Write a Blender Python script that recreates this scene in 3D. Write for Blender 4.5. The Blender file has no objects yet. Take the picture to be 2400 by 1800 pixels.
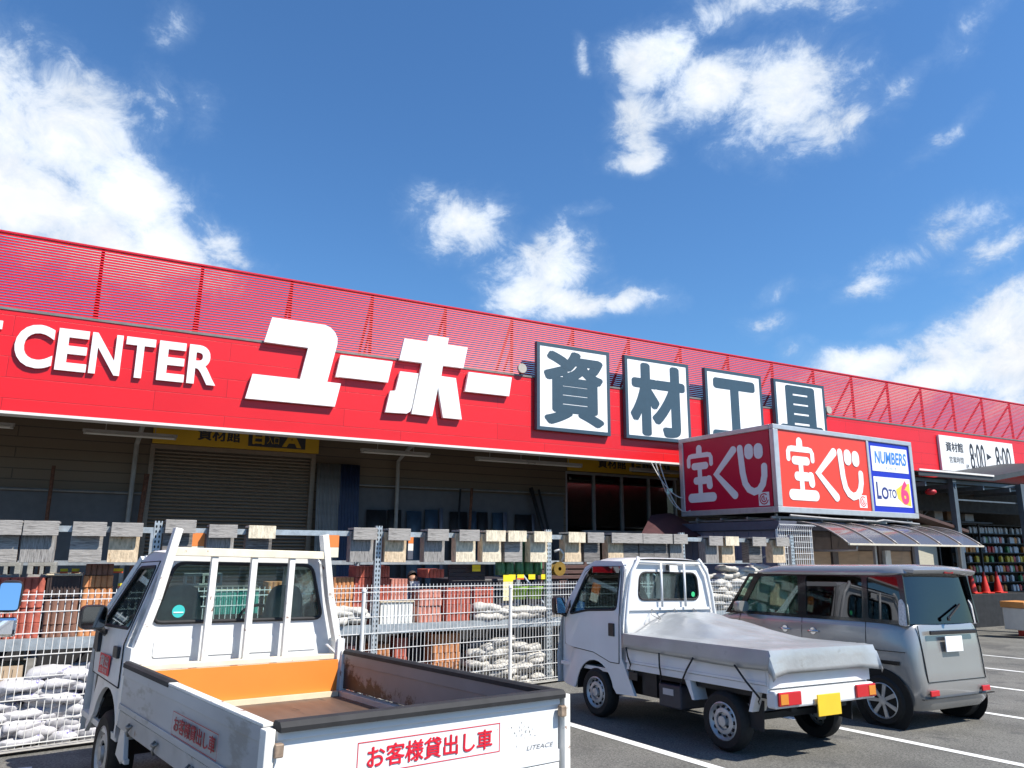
import bpy, bmesh, math, random
from mathutils import Vector, Matrix, noise
S = bpy.context.scene
C = S.collection
R = math.radians
random.seed(7)

# ------------------------------------------------------------------ camera
cam = bpy.data.objects.new('camera', bpy.data.cameras.new('camera'))
C.objects.link(cam)
S.camera = cam
cam.data.sensor_width = 36.0
cam.data.lens = 1738 / 2400 * 36
cam.data.clip_end = 6000
cam.data.clip_start = 0.05
PITCH, ROLL, EYE = R(12.6), R(.44), 1.95
_r = Vector((1, 0, 0)); _f = Vector((0, math.cos(PITCH), math.sin(PITCH))); _u = Vector((0, -math.sin(PITCH), math.cos(PITCH)))
_x = math.cos(ROLL) * _r + math.sin(ROLL) * _u
_y = -math.sin(ROLL) * _r + math.cos(ROLL) * _u
cam.matrix_world = Matrix(((_x.x, _y.x, -_f.x, 0), (_x.y, _y.y, -_f.y, 0), (_x.z, _y.z, -_f.z, EYE), (0, 0, 0, 1)))

# ------------------------------------------------------------------ sun and sky
SUN_AZ, SUN_EL = R(116), R(51)
sd = Vector((math.sin(SUN_AZ) * math.cos(SUN_EL), math.cos(SUN_AZ) * math.cos(SUN_EL), math.sin(SUN_EL)))
sun = bpy.data.objects.new('sun', bpy.data.lights.new('sun', 'SUN'))
C.objects.link(sun)
sun.data.energy = 4.3
sun.data.angle = R(.53)
sun.data.color = (1, .945, .85)
sun.rotation_euler = sd.to_track_quat('Z', 'Y').to_euler()
S.view_settings.view_transform = 'Standard'
S.view_settings.look = 'None'
S.view_settings.exposure = .80
S.view_settings.gamma = 1
S.cycles.max_bounces = 8
S.cycles.transparent_max_bounces = 16
S.cycles.caustics_reflective = False
S.cycles.caustics_refractive = False

W = bpy.data.worlds.new('World'); S.world = W
W.use_nodes = True
nt = W.node_tree
for n in list(nt.nodes): nt.nodes.remove(n)
def N(t, **k):
    n = nt.nodes.new(t)
    for a, b in k.items(): setattr(n, a, b)
    return n
def mth(op, a, b=None, c=None, clamp=False):
    n = N('ShaderNodeMath', operation=op); n.use_clamp = clamp
    for i, v in enumerate((a, b, c)):
        if v is None: continue
        if isinstance(v, (int, float)): n.inputs[i].default_value = v
        else: nt.links.new(v, n.inputs[i])
    return n.outputs[0]
sky = N('ShaderNodeTexSky', sky_type='NISHITA'); sky.sun_disc = False
sky.sun_elevation = SUN_EL; sky.sun_rotation = SUN_AZ
sky.air_density = 1.25; sky.dust_density = .35; sky.ozone_density = 3.0; sky.altitude = 50
tc = N('ShaderNodeTexCoord')
nrm = N('ShaderNodeVectorMath', operation='NORMALIZE'); nt.links.new(tc.outputs['Generated'], nrm.inputs[0])
D = nrm.outputs[0]
warp = N('ShaderNodeTexNoise'); warp.inputs['Scale'].default_value = 9; warp.inputs['Detail'].default_value = 7
nt.links.new(D, warp.inputs['Vector'])
wsub = N('ShaderNodeVectorMath', operation='SUBTRACT'); nt.links.new(warp.outputs['Color'], wsub.inputs[0]); wsub.inputs[1].default_value = (.5, .5, .5)
wsc = N('ShaderNodeVectorMath', operation='SCALE'); nt.links.new(wsub.outputs[0], wsc.inputs[0]); wsc.inputs['Scale'].default_value = .075
wad = N('ShaderNodeVectorMath', operation='ADD'); nt.links.new(D, wad.inputs[0]); nt.links.new(wsc.outputs[0], wad.inputs[1])
DW = wad.outputs[0]
# clouds: azimuth from north (deg), elevation (deg), half width, half height (deg), tilt (deg), weight
CLOUDS = [
 (-39, 27.3, 6, 3.8, -25, .9), (-34.5, 26.5, 8.5, 4.6, -30, 1.05), (-30.5, 23.5, 7, 4.4, -32, 1.1), (-27, 21.2, 5.2, 3.0, -25, 1.1), (-37, 22.5, 11, 4.2, -12, 1.2), (-46, 23, 11, 7, 0, 1.1), (-31, 20, 8, 3.4, -6, 1.1),
 (-22.8, 18.9, 4.2, 2.3, -25, .62), (-40.5, 38, 4, 2.6, -30, .7), (-33, 40.5, 2.2, 3.2, 20, .42), (-27.5, 34.8, 1.6, 2.2, 20, .5), (-27.8, 30.6, 2.4, 2.6, 0, .36), (-25, 30, 2.2, 3, 0, .34),
 (23.5, 38.5, 7.5, 2.6, 5, .78), (19.5, 38, 4.5, 2.2, 8, .66), (28, 37.8, 4, 2.6, 0, .62),
 (12.4, 35.2, 4.0, 2.6, -12, .98), (16.4, 33.2, 4.8, 2.9, -8, 1.05), (10.6, 32.3, 2.8, 2.4, 0, .9), (10.3, 29.6, 3.2, 1.6, 8, .95), (22.3, 31.8, 5.6, 4.4, -14, .9), (25.2, 29.8, 4.0, 2.8, 10, .72),
 (30.3, 30.8, 2.4, 1.3, 30, .52), (5.8, 36, 1, 1.6, 10, .5), (8.2, 30, 1.2, 1.2, 40, .42),
 (-4.4, 24.6, 4.2, 2.9, -5, .97), (-1.8, 26, 2.4, 1.6, 20, .5), (2.9, 21.9, 3.9, 2.9, 0, 1.05), (1.6, 19.6, 4.4, 2.6, 0, 1.05), (5, 18.9, 5, 1.8, -3, 1.05), (9.6, 18.6, 3.6, 1.5, -3, .95), (6, 25.2, 2.4, .8, 5, .45),
 (26, 12.6, 6.5, 1.7, 4, 1.0), (31.5, 13.4, 5, 2.4, 10, 1.05), (1.4, 20.8, 3.6, 2.4, 0, 1.0), (34.8, 19.4, 3.2, 1.6, 20, .7), (-22.8, 21.6, 4, 1.8, -30, .6), (-1.9, 25.5, 2.6, 1.4, 25, .6),
 (33.5, 14.2, 4.6, 3.2, 25, 1.05), (30.4, 11.6, 7.2, 2.6, 10, 1.1), (25.5, 10.8, 5.0, 1.8, 8, 1.0), (37, 12, 9, 4.6, 0, 1.1),
 (20.4, 18.6, 2.6, 1.2, 30, .42), (19.8, 15.6, 2.4, 1.6, 20, .42), (32.3, 21, 3.6, 1.7, 15, .56), (26.5, 18.1, 2.8, 1.1, 10, .46), (29.5, 20.2, 6, 1.4, 10, .36), (33.2, 27.5, 4, 1.2, 30, .34), (35, 33, 5, 1.6, 35, .3), (33.5, 37.5, 4, 1.4, 30, .34), (21.5, 13.6, 2, 1.2, 20, .42), (28.4, 15.2, 3, .9, 10, .4),
 (-70, 35, 10, 5, 0, .9), (70, 28, 12, 5, 10, .9), (150, 30, 9, 3, 0, .7),
]
acc = None
for az, el, hw, hh, tilt, wgt in CLOUDS:
    az, el, t = R(az), R(el), R(tilt)
    c = Vector((math.sin(az) * math.cos(el), math.cos(az) * math.cos(el), math.sin(el)))
    e = Vector((math.cos(az), -math.sin(az), 0)); u = e.cross(c)
    a = e * math.cos(t) + u * math.sin(t); b = -e * math.sin(t) + u * math.cos(t)
    a = a / math.sin(R(hw)); b = b / math.sin(R(hh))
    comps = []
    for v in (a, b):
        d = N('ShaderNodeVectorMath', operation='DOT_PRODUCT'); nt.links.new(DW, d.inputs[0]); d.inputs[1].default_value = v
        comps.append(mth('SUBTRACT', d.outputs['Value'], v.dot(c)))
    sq = mth('MULTIPLY_ADD', comps[0], comps[0], mth('MULTIPLY', comps[1], comps[1]))
    dc = N('ShaderNodeVectorMath', operation='DOT_PRODUCT'); nt.links.new(D, dc.inputs[0]); dc.inputs[1].default_value = c
    fr = mth('GREATER_THAN', dc.outputs['Value'], .3)
    if wgt < .7: wgt += .1
    g = mth('MULTIPLY', mth('MULTIPLY', mth('EXPONENT', mth('MULTIPLY', sq, -1.1)), wgt), fr)
    acc = g if acc is None else mth('MAXIMUM', acc, g)
nz = N('ShaderNodeTexNoise'); nz.inputs['Scale'].default_value = 17; nz.inputs['Detail'].default_value = 12; nz.inputs['Roughness'].default_value = .68; nz.inputs['Distortion'].default_value = .35
mp = N('ShaderNodeMapping'); mp.inputs['Scale'].default_value = (1, 1, 1.35); nt.links.new(D, mp.inputs['Vector']); nt.links.new(mp.outputs[0], nz.inputs['Vector'])
dens = mth('ADD', acc, mth('MULTIPLY', mth('SUBTRACT', nz.outputs['Fac'], .5), 1.5))
mr = N('ShaderNodeMapRange', interpolation_type='SMOOTHSTEP'); nt.links.new(dens, mr.inputs[0])
mr.inputs[1].default_value = .32; mr.inputs[2].default_value = .88
veil = N('ShaderNodeMapRange', interpolation_type='SMOOTHSTEP'); nt.links.new(mth('ADD', acc, mth('MULTIPLY', mth('SUBTRACT', nz.outputs['Fac'], .5), 1.1)), veil.inputs[0])
veil.inputs[1].default_value = .12; veil.inputs[2].default_value = 1.0; veil.inputs[4].default_value = .42
gate = mth('MULTIPLY', mth('MAXIMUM', mr.outputs[0], veil.outputs[0]), mth('MULTIPLY', acc, 4, clamp=True))
# brighter in the thick part, bluish where thin, grey undersides
cr = N('ShaderNodeMapRange'); nt.links.new(dens, cr.inputs[0]); cr.inputs[1].default_value = .45; cr.inputs[2].default_value = 1.15
nz2 = N('ShaderNodeTexNoise'); nz2.inputs['Scale'].default_value = 11; nz2.inputs['Detail'].default_value = 5
nt.links.new(D, nz2.inputs['Vector'])
shade = mth('MULTIPLY_ADD', nz2.outputs['Fac'], .5, .72)
ccol = N('ShaderNodeMix', data_type='RGBA'); nt.links.new(cr.outputs[0], ccol.inputs[0])
ccol.inputs[6].default_value = (4.4, 5.8, 7.9, 1); ccol.inputs[7].default_value = (8.6, 8.85, 9.2, 1)
cmul = N('ShaderNodeVectorMath', operation='SCALE'); nt.links.new(ccol.outputs[2], cmul.inputs[0]); nt.links.new(shade, cmul.inputs['Scale'])
skt = N('ShaderNodeMix', data_type='RGBA', blend_type='MULTIPLY'); skt.inputs[0].default_value = 1
nt.links.new(sky.outputs[0], skt.inputs[6]); skt.inputs[7].default_value = (.60, .96, 1.30, 1)
mx = N('ShaderNodeMix', data_type='RGBA'); nt.links.new(gate, mx.inputs[0]); nt.links.new(skt.outputs[2], mx.inputs[6]); nt.links.new(cmul.outputs[0], mx.inputs[7])
bg = N('ShaderNodeBackground'); bg.inputs['Strength'].default_value = .07
nt.links.new(mx.outputs[2], bg.inputs['Color'])
wo = N('ShaderNodeOutputWorld'); nt.links.new(bg.outputs[0], wo.inputs[0])

# ------------------------------------------------------------------ materials
MATS = {}
def mat(name, col, rough=.6, metal=0, var=.12, scale=6, bump=0, bscale=40, spec=.5, coat=0, alpha=1, trans=0, col2=None, thr=None, tscale=8, stretch=(1, 1, 1), emit=0):
    """principled material; var = brightness mottling; col2/thr = blotches (rust, dirt, worn paint) of a second colour."""
    if name in MATS: return MATS[name]
    m = bpy.data.materials.new(name); m.use_nodes = True
    t = m.node_tree; p = t.nodes['Principled BSDF']
    p.inputs['Roughness'].default_value = rough; p.inputs['Metallic'].default_value = metal
    p.inputs['Specular IOR Level'].default_value = spec; p.inputs['Coat Weight'].default_value = coat
    p.inputs['Alpha'].default_value = alpha; p.inputs['Transmission Weight'].default_value = trans
    p.inputs['Base Color'].default_value = (*col, 1)
    co = t.nodes.new('ShaderNodeTexCoord'); mpn = t.nodes.new('ShaderNodeMapping'); mpn.inputs['Scale'].default_value = stretch
    t.links.new(co.outputs['Object'], mpn.inputs[0])
    out = None
    if var:
        n = t.nodes.new('ShaderNodeTexNoise'); n.inputs['Scale'].default_value = scale; n.inputs['Detail'].default_value = 5
        t.links.new(mpn.outputs[0], n.inputs['Vector'])
        mrn = t.nodes.new('ShaderNodeMapRange'); t.links.new(n.outputs['Fac'], mrn.inputs[0])
        mrn.inputs[1].default_value = .3; mrn.inputs[2].default_value = .7; mrn.inputs[3].default_value = 1 - var; mrn.inputs[4].default_value = 1 + var
        h = t.nodes.new('ShaderNodeHueSaturation'); h.inputs['Color'].default_value = (*col, 1)
        t.links.new(mrn.outputs[0], h.inputs['Value']); out = h.outputs[0]
    if col2 is not None:
        n = t.nodes.new('ShaderNodeTexNoise'); n.inputs['Scale'].default_value = tscale; n.inputs['Detail'].default_value = 8; n.inputs['Roughness'].default_value = .65
        t.links.new(mpn.outputs[0], n.inputs['Vector'])
        rp = t.nodes.new('ShaderNodeMapRange'); t.links.new(n.outputs['Fac'], rp.inputs[0]); rp.inputs[1].default_value = thr; rp.inputs[2].default_value = thr + .06
        mxn = t.nodes.new('ShaderNodeMix'); mxn.data_type = 'RGBA'; t.links.new(rp.outputs[0], mxn.inputs[0])
        if out is not None: t.links.new(out, mxn.inputs[6])
        else: mxn.inputs[6].default_value = (*col, 1)
        mxn.inputs[7].default_value = (*col2, 1); out = mxn.outputs[2]
    if out is not None: t.links.new(out, p.inputs['Base Color'])
    if bump:
        n = t.nodes.new('ShaderNodeTexNoise'); n.inputs['Scale'].default_value = bscale; n.inputs['Detail'].default_value = 4
        t.links.new(mpn.outputs[0], n.inputs['Vector'])
        b = t.nodes.new('ShaderNodeBump'); b.inputs['Strength'].default_value = bump; b.inputs['Distance'].default_value = .01
        t.links.new(n.outputs['Fac'], b.inputs['Height']); t.links.new(b.outputs[0], p.inputs['Normal'])
    if emit:
        p.inputs['Emission Color'].default_value = (*col, 1); p.inputs['Emission Strength'].default_value = emit
    MATS[name] = m
    return m
def glassmat(name, tint=(.8, .88, .86), mixf=.35, rough=.02, refl=(.9, .95, 1)):
    """window glass: tinted see-through with a mirror-like sheen by angle."""
    if name in MATS: return MATS[name]
    m = bpy.data.materials.new(name); m.use_nodes = True; t = m.node_tree
    t.nodes.remove(t.nodes['Principled BSDF']); o = t.nodes['Material Output']
    tr = t.nodes.new('ShaderNodeBsdfTransparent'); tr.inputs[0].default_value = (*tint, 1)
    gl = t.nodes.new('ShaderNodeBsdfGlossy'); gl.inputs['Roughness'].default_value = rough; gl.inputs[0].default_value = (*refl, 1)
    fr = t.nodes.new('ShaderNodeFresnel'); fr.inputs[0].default_value = 1.45
    ad = t.nodes.new('ShaderNodeMath'); ad.operation = 'MULTIPLY_ADD'; ad.use_clamp = True; t.links.new(fr.outputs[0], ad.inputs[0]); ad.inputs[1].default_value = .9; ad.inputs[2].default_value = mixf * .1
    mxs = t.nodes.new('ShaderNodeMixShader'); t.links.new(ad.outputs[0], mxs.inputs[0]); t.links.new(tr.outputs[0], mxs.inputs[1]); t.links.new(gl.outputs[0], mxs.inputs[2])
    t.links.new(mxs.outputs[0], o.inputs[0])
    MATS[name] = m
    return m
def brickmat(name, col, mortar, w, h, msize, axis='XZ', rough=.5, off=.5, bump=.3, var=.06):
    """panel-jointed sheet (fascia panels, perforated posts use other nodes): joints as thin darker lines."""
    if name in MATS: return MATS[name]
    m = bpy.data.materials.new(name); m.use_nodes = True; t = m.node_tree; p = t.nodes['Principled BSDF']
    p.inputs['Roughness'].default_value = rough
    co = t.nodes.new('ShaderNodeTexCoord'); sp = t.nodes.new('ShaderNodeSeparateXYZ'); t.links.new(co.outputs['Object'], sp.inputs[0])
    cb = t.nodes.new('ShaderNodeCombineXYZ'); t.links.new(sp.outputs[axis[0]], cb.inputs[0]); t.links.new(sp.outputs[axis[1]], cb.inputs[1])
    b = t.nodes.new('ShaderNodeTexBrick'); t.links.new(cb.outputs[0], b.inputs[0]); b.offset = off
    b.inputs['Scale'].default_value = 1; b.inputs['Brick Width'].default_value = w; b.inputs['Row Height'].default_value = h; b.inputs['Mortar Size'].default_value = msize; b.inputs['Mortar Smooth'].default_value = .2
    b.inputs['Color1'].default_value = (*[c * (1 + var) for c in col], 1); b.inputs['Color2'].default_value = (*[c * (1 - var) for c in col], 1); b.inputs['Mortar'].default_value = (*mortar, 1)
    n = t.nodes.new('ShaderNodeTexNoise'); n.inputs['Scale'].default_value = .7; n.inputs['Detail'].default_value = 4; t.links.new(co.outputs['Object'], n.inputs[0])
    hs = t.nodes.new('ShaderNodeHueSaturation'); mr2 = t.nodes.new('ShaderNodeMapRange'); t.links.new(n.outputs[0], mr2.inputs[0]); mr2.inputs[1].default_value = .3; mr2.inputs[2].default_value = .7; mr2.inputs[3].default_value = .95; mr2.inputs[4].default_value = 1.05
    t.links.new(mr2.outputs[0], hs.inputs['Value']); t.links.new(b.outputs[0], hs.inputs['Color']); t.links.new(hs.outputs[0], p.inputs['Base Color'])
    bp = t.nodes.new('ShaderNodeBump'); bp.inputs['Strength'].default_value = bump; bp.inputs['Distance'].default_value = .02; bp.invert = True
    t.links.new(b.outputs['Fac'], bp.inputs['Height']); t.links.new(bp.outputs[0], p.inputs['Normal'])
    MATS[name] = m
    return m

# ------------------------------------------------------------------ mesh building
class G:
    def __init__(s): s.v, s.f, s.mi, s.m = [], [], [], 0
    def add(s, vs, fs):
        o = len(s.v); s.v += [tuple(v) for v in vs]
        for f in fs: s.f.append([i + o for i in f]); s.mi.append(s.m)
        return s
    def box(s, x0, x1, y0, y1, z0, z1):
        return s.add([(x, y, z) for x in (x0, x1) for y in (y0, y1) for z in (z0, z1)], [(0, 1, 3, 2), (4, 6, 7, 5), (0, 4, 5, 1), (2, 3, 7, 6), (0, 2, 6, 4), (1, 5, 7, 3)])
    def bar(s, p0, p1, w, h, up=(0, 0, 1)):
        p0, p1 = Vector(p0), Vector(p1); d = (p1 - p0).normalized(); up = Vector(up)
        if abs(d.dot(up)) > .98: up = Vector((0, 1, 0))
        a = d.cross(up).normalized(); b = a.cross(d)
        vs = [p + a * (i * w / 2) + b * (j * h / 2) for p in (p0, p1) for i in (-1, 1) for j in (-1, 1)]
        return s.add(vs, [(0, 1, 3, 2), (4, 6, 7, 5), (0, 4, 5, 1), (2, 3, 7, 6), (0, 2, 6, 4), (1, 5, 7, 3)])
    def tube(s, pts, r, n=8, cap=True):
        pts = [Vector(p) for p in pts]; rings = []; prev = None
        for i, p in enumerate(pts):
            d = (pts[min(i + 1, len(pts) - 1)] - pts[max(i - 1, 0)]).normalized()
            if prev is None: a = d.cross(Vector((0, 0, 1))) if abs(d.z) < .95 else d.cross(Vector((0, 1, 0)))
            else: a = prev - d * prev.dot(d)
            a.normalize(); prev = a; b = d.cross(a); rr = r[i] if isinstance(r, (list, tuple)) else r
            rings.append([p + (a * math.cos(2 * math.pi * k / n) + b * math.sin(2 * math.pi * k / n)) * rr for k in range(n)])
        vs = [v for q in rings for v in q]; fs = []
        for i in range(len(pts) - 1):
            for k in range(n): fs.append((i * n + k, i * n + (k + 1) % n, (i + 1) * n + (k + 1) % n, (i + 1) * n + k))
        if cap: fs += [tuple(range(n))[::-1], tuple(range((len(pts) - 1) * n, len(pts) * n))]
        return s.add(vs, fs)
    def prism(s, poly, fn, d0, d1, caps=(1, 1)):
        n = len(poly); vs = [fn(u, v, d0) for u, v in poly] + [fn(u, v, d1) for u, v in poly]
        fs = [(i, (i + 1) % n, n + (i + 1) % n, n + i) for i in range(n)]
        if caps[0]: fs.append(tuple(range(n))[::-1])
        if caps[1]: fs.append(tuple(range(n, 2 * n)))
        return s.add(vs, fs)
    def lathe(s, prof, n, fn):
        """prof (radius, along) revolved; fn(a, b, along) -> xyz"""
        vs = [fn(r * math.cos(2 * math.pi * k / n), r * math.sin(2 * math.pi * k / n), h) for r, h in prof for k in range(n)]
        fs = [(i * n + k, i * n + (k + 1) % n, (i + 1) * n + (k + 1) % n, (i + 1) * n + k) for i in range(len(prof) - 1) for k in range(n)]
        return s.add(vs, fs)
    def loft(s, rings, cap=(1, 1), closed=True):
        n = len(rings[0]); vs = [v for q in rings for v in q]; fs = []
        for i in range(len(rings) - 1):
            for k in range(n if closed else n - 1): fs.append((i * n + k, i * n + (k + 1) % n, (i + 1) * n + (k + 1) % n, (i + 1) * n + k))
        if cap[0]: fs.append(tuple(range(n))[::-1])
        if cap[1]: fs.append(tuple(range((len(rings) - 1) * n, len(rings) * n)))
        return s.add(vs, fs)
    def grid(s, nu, nv, fn):
        vs = [fn(i / nu, j / nv) for i in range(nu + 1) for j in range(nv + 1)]
        return s.add(vs, [(i * (nv + 1) + j, (i + 1) * (nv + 1) + j, (i + 1) * (nv + 1) + j + 1, i * (nv + 1) + j + 1) for i in range(nu) for j in range(nv)])
    def holed(s, outer, inner, fn, d0, d1, back=True):
        """a panel with a window hole: ring between two polygons, front at depth d0, reveal to d1"""
        cx = sum(p[0] for p in inner) / len(inner); cy = sum(p[1] for p in inner) / len(inner)
        ang = [2 * math.pi * k / 40 for k in range(40)] + [math.atan2(p[1] - cy, p[0] - cx) % (2 * math.pi) for p in outer + inner]
        ang = sorted(set(round(a, 4) for a in ang))
        def hit(poly, a):
            dx, dy = math.cos(a), math.sin(a); best = None
            for i in range(len(poly)):
                (x1, y1), (x2, y2) = poly[i], poly[(i + 1) % len(poly)]
                x1 -= cx; y1 -= cy; x2 -= cx; y2 -= cy
                den = dx * (y2 - y1) - dy * (x2 - x1)
                if abs(den) < 1e-12: continue
                t = (x1 * (y2 - y1) - y1 * (x2 - x1)) / den; u = (x1 * dy - y1 * dx) / den
                if t > 0 and -1e-6 <= u <= 1 + 1e-6 and (best is None or t < best): best = t
            best = best or 0
            return (cx + dx * best, cy + dy * best)
        o = [hit(outer, a) for a in ang]; q = [hit(inner, a) for a in ang]; n = len(ang)
        vs = [fn(*p, d0) for p in o] + [fn(*p, d0) for p in q] + [fn(*p, d1) for p in q] + [fn(*p, d1) for p in o]
        fs = []
        for i in range(n):
            j = (i + 1) % n
            fs += [(i, j, n + j, n + i), (n + i, n + j, 2 * n + j, 2 * n + i), (3 * n + i, 3 * n + j, j, i)]
            if back: fs.append((2 * n + i, 2 * n + j, 3 * n + j, 3 * n + i))
        return s.add(vs, fs)
    def text(s, body, u0, v0, u1, v1, fn, d0=0, d1=None, bold=0.0, shear=0, fat=None):
        vs, fs = glyphs(body, bold, d1 is not None, shear)
        if fat:
            v0_, f0_ = vs, fs; vs, fs = [], []
            offs = [(0, 0)] + [(fat[0] * math.cos(k * math.pi / 6), fat[1] * math.sin(k * math.pi / 6)) for k in range(12)]
            for i, (ox, oy) in enumerate(offs):
                b = len(vs); vs += [(x + ox, y + oy, i * .00025) for x, y, z in v0_]; fs += [tuple(j + b for j in f) for f in f0_]
        xs = [p[0] for p in vs]; ys = [p[1] for p in vs]; ax, bx, ay, by = min(xs), max(xs), min(ys), max(ys)
        out = []
        for x, y, z in vs:
            d = (d0 + z if fat else d0) if d1 is None else (d1 if z > 0 else d0)
            out.append(fn(u0 + (x - ax) / (bx - ax) * (u1 - u0), v0 + (y - ay) / (by - ay) * (v1 - v0), d))
        return s.add(out, fs)
    def stroke(s, pts, w, fn, d0, d1, n=8):
        """thick line with round ends drawn flat on a plane"""
        h = w / 2; L, Rr = [], []
        P = [Vector(p) for p in pts]
        for i, p in enumerate(P):
            d = (P[min(i + 1, len(P) - 1)] - P[max(i - 1, 0)]).normalized(); q = Vector((-d.y, d.x))
            L.append(p + q * h); Rr.append(p - q * h)
        a0 = math.atan2((P[0] - P[1]).y, (P[0] - P[1]).x); a1 = math.atan2((P[-1] - P[-2]).y, (P[-1] - P[-2]).x)
        c0 = [P[0] + Vector((math.cos(a0 - math.pi / 2 + math.pi * k / n), math.sin(a0 - math.pi / 2 + math.pi * k / n))) * h for k in range(1, n)]
        c1 = [P[-1] + Vector((math.cos(a1 - math.pi / 2 + math.pi * k / n), math.sin(a1 - math.pi / 2 + math.pi * k / n))) * h for k in range(1, n)]
        # strip faces so concave strokes stay clean
        for i in range(len(P) - 1): s.prism([tuple(L[i]), tuple(Rr[i]), tuple(Rr[i + 1]), tuple(L[i + 1])], fn, d0, d1, (0, 1))
        s.prism([tuple(L[0])] + [tuple(c) for c in c0[::-1]][::1] + [tuple(Rr[0])], fn, d0, d1, (0, 1)) if False else s.prism([tuple(Rr[0])] + [tuple(c) for c in sorted(c0, key=lambda c: (c - Rr[0]).length)] + [tuple(L[0])], fn, d0, d1, (0, 1))
        s.prism([tuple(L[-1])] + [tuple(c) for c in sorted(c1, key=lambda c: (c - L[-1]).length)] + [tuple(Rr[-1])], fn, d0, d1, (0, 1))
        return s
    def obj(s, name, mats, parent=None, smooth=False, bevel=0, M=None, fix=True):
        me = bpy.data.meshes.new(name); me.from_pydata(s.v, [], s.f)
        if not isinstance(mats, (list, tuple)): mats = [mats]
        for m in mats: me.materials.append(m)
        if len(mats) > 1: me.polygons.foreach_set('material_index', s.mi)
        if fix:
            bm = bmesh.new(); bm.from_mesh(me); bmesh.ops.recalc_face_normals(bm, faces=bm.faces); bm.to_mesh(me); bm.free()
        me.update()
        o = bpy.data.objects.new(name, me); C.objects.link(o)
        if parent is not None: o.parent = parent
        if M is not None: o.matrix_world = M if parent is None else M
        if smooth:
            for p in me.polygons: p.use_smooth = True
            if smooth is not True:
                try: me.set_sharp_from_angle(angle=R(smooth))
                except Exception: pass
        if bevel:
            b = o.modifiers.new('bevel', 'BEVEL'); b.width = bevel; b.segments = 2; b.limit_method = 'ANGLE'; b.angle_limit = R(40)
        return o
GL = {}
def glyphs(body, bold, solid, shear=0):
    key = (body, bold, solid, shear)
    if key in GL: return GL[key]
    c = bpy.data.curves.new('t', 'FONT'); c.body = body; c.offset = bold; c.extrude = .05 if solid else 0; c.fill_mode = 'BOTH' if solid else 'FRONT'; c.resolution_u = 5; c.shear = shear
    o = bpy.data.objects.new('t', c); C.objects.link(o)
    bpy.context.view_layer.update()
    me = bpy.data.meshes.new_from_object(o.evaluated_get(bpy.context.evaluated_depsgraph_get()))
    r = ([tuple(v.co) for v in me.vertices], [tuple(p.vertices) for p in me.polygons])
    bpy.data.objects.remove(o); bpy.data.curves.remove(c); bpy.data.meshes.remove(me)
    GL[key] = r
    return r
def rpoly(pts, r, seg=4):
    out = []; n = len(pts)
    for i in range(n):
        p = Vector(pts[i]); a = Vector(pts[i - 1]) - p; b = Vector(pts[(i + 1) % n]) - p
        la = min(r, a.length * .45); lb = min(r, b.length * .45); a = p + a.normalized() * la; b = p + b.normalized() * lb
        for k in range(seg + 1):
            t = k / seg; q = a * (1 - t) ** 2 + p * 2 * t * (1 - t) + b * t * t; out.append((q.x, q.y))
    return out
def tag(o, label, cat, group=None):
    o['label'] = label; o['category'] = cat
    if group: o['group'] = group
    return o
def thing(name, label, cat, M, group=None):
    o = bpy.data.objects.new(name, None); C.objects.link(o); o.matrix_world = M; o.empty_display_size = .1
    return tag(o, label, cat, group)
def struct(o): o['kind'] = 'structure'; return o
def dup(root, M, label=None):
    r = root.copy(); C.objects.link(r); r.matrix_world = M
    if label: r['label'] = label
    for ch in list(root.children):
        c = ch.copy(); C.objects.link(c); c.parent = r
        for g in ch.children:
            d = g.copy(); C.objects.link(d); d.parent = c
    return r
T = lambda x, y, z: Matrix.Translation((x, y, z))
RZ = lambda a: Matrix.Rotation(R(a), 4, 'Z')
FX = lambda u, v, d: (u, -d, v)          # drawn on a wall that faces -y, d = how far it stands out
P0 = Vector((-8.85, 12.637, 0)); PS = Vector((-5.749, 8.8, 0)); PF = Vector((-4.327, 6.848, 0)); PK = Vector((5.879, 16.5, 0))
FAC = Matrix.Translation(P0) @ RZ(28)    # shop front: x along the front, y into the building
SH = Matrix.Translation(PS) @ RZ(28)     # storage rack
FEN = Matrix.Translation(PF) @ RZ(44.6)  # mesh fence
KIO = Matrix.Translation(PK) @ RZ(31)    # lottery booth
YARD = -.2
def gz(x, y): return max(.36 - .008 * x - .028 * y, -.42)
def lot(x, y, yaw, dx=0, dy=0):
    """frame standing on the sloping car park: local x right, y forward, z up"""
    n = Vector((.008, .028, 1)).normalized(); f = Vector((math.sin(R(yaw)), math.cos(R(yaw)), 0)); f = (f - n * f.dot(n)).normalized(); r = f.cross(n)
    o = Vector((x, y, gz(x, y))) + r * dx + f * dy
    return Matrix(((r.x, f.x, n.x, o.x), (r.y, f.y, n.y, o.y), (r.z, f.z, n.z, o.z), (0, 0, 0, 1)))

# common materials
white_paint = mat('white_paint', (.72, .73, .74), .28, var=.04, scale=3, coat=.3)
worn_white = mat('worn_white_paint', (.68, .69, .69), .42, var=.08, scale=5, col2=(.3, .22, .15), thr=.69, tscale=9)
rusty_white = mat('rusty_white_paint', (.76, .74, .69), .5, var=.1, scale=9, col2=(.2, .07, .03), thr=.61, tscale=14)
rust = mat('rust', (.16, .06, .03), .85, var=.4, scale=20)
black_rubber = mat('black_rubber', (.018, .018, .02), .75, var=.3, scale=12)
black_plastic = mat('black_plastic', (.02, .02, .022), .45, var=.2)
dark_steel = mat('dark_steel', (.025, .025, .027), .6, .3, var=.3)
galv = mat('galvanised_steel', (.45, .5, .53), .45, .55, var=.2, scale=14)
red_decal = mat('red_decal', (.62, .01, .03), .5, var=.1)
glass_clear = glassmat('clear_glass', (.80, .90, .88), .3)
glass_dark = glassmat('dark_glass', (.1, .12, .13), .6)
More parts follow.
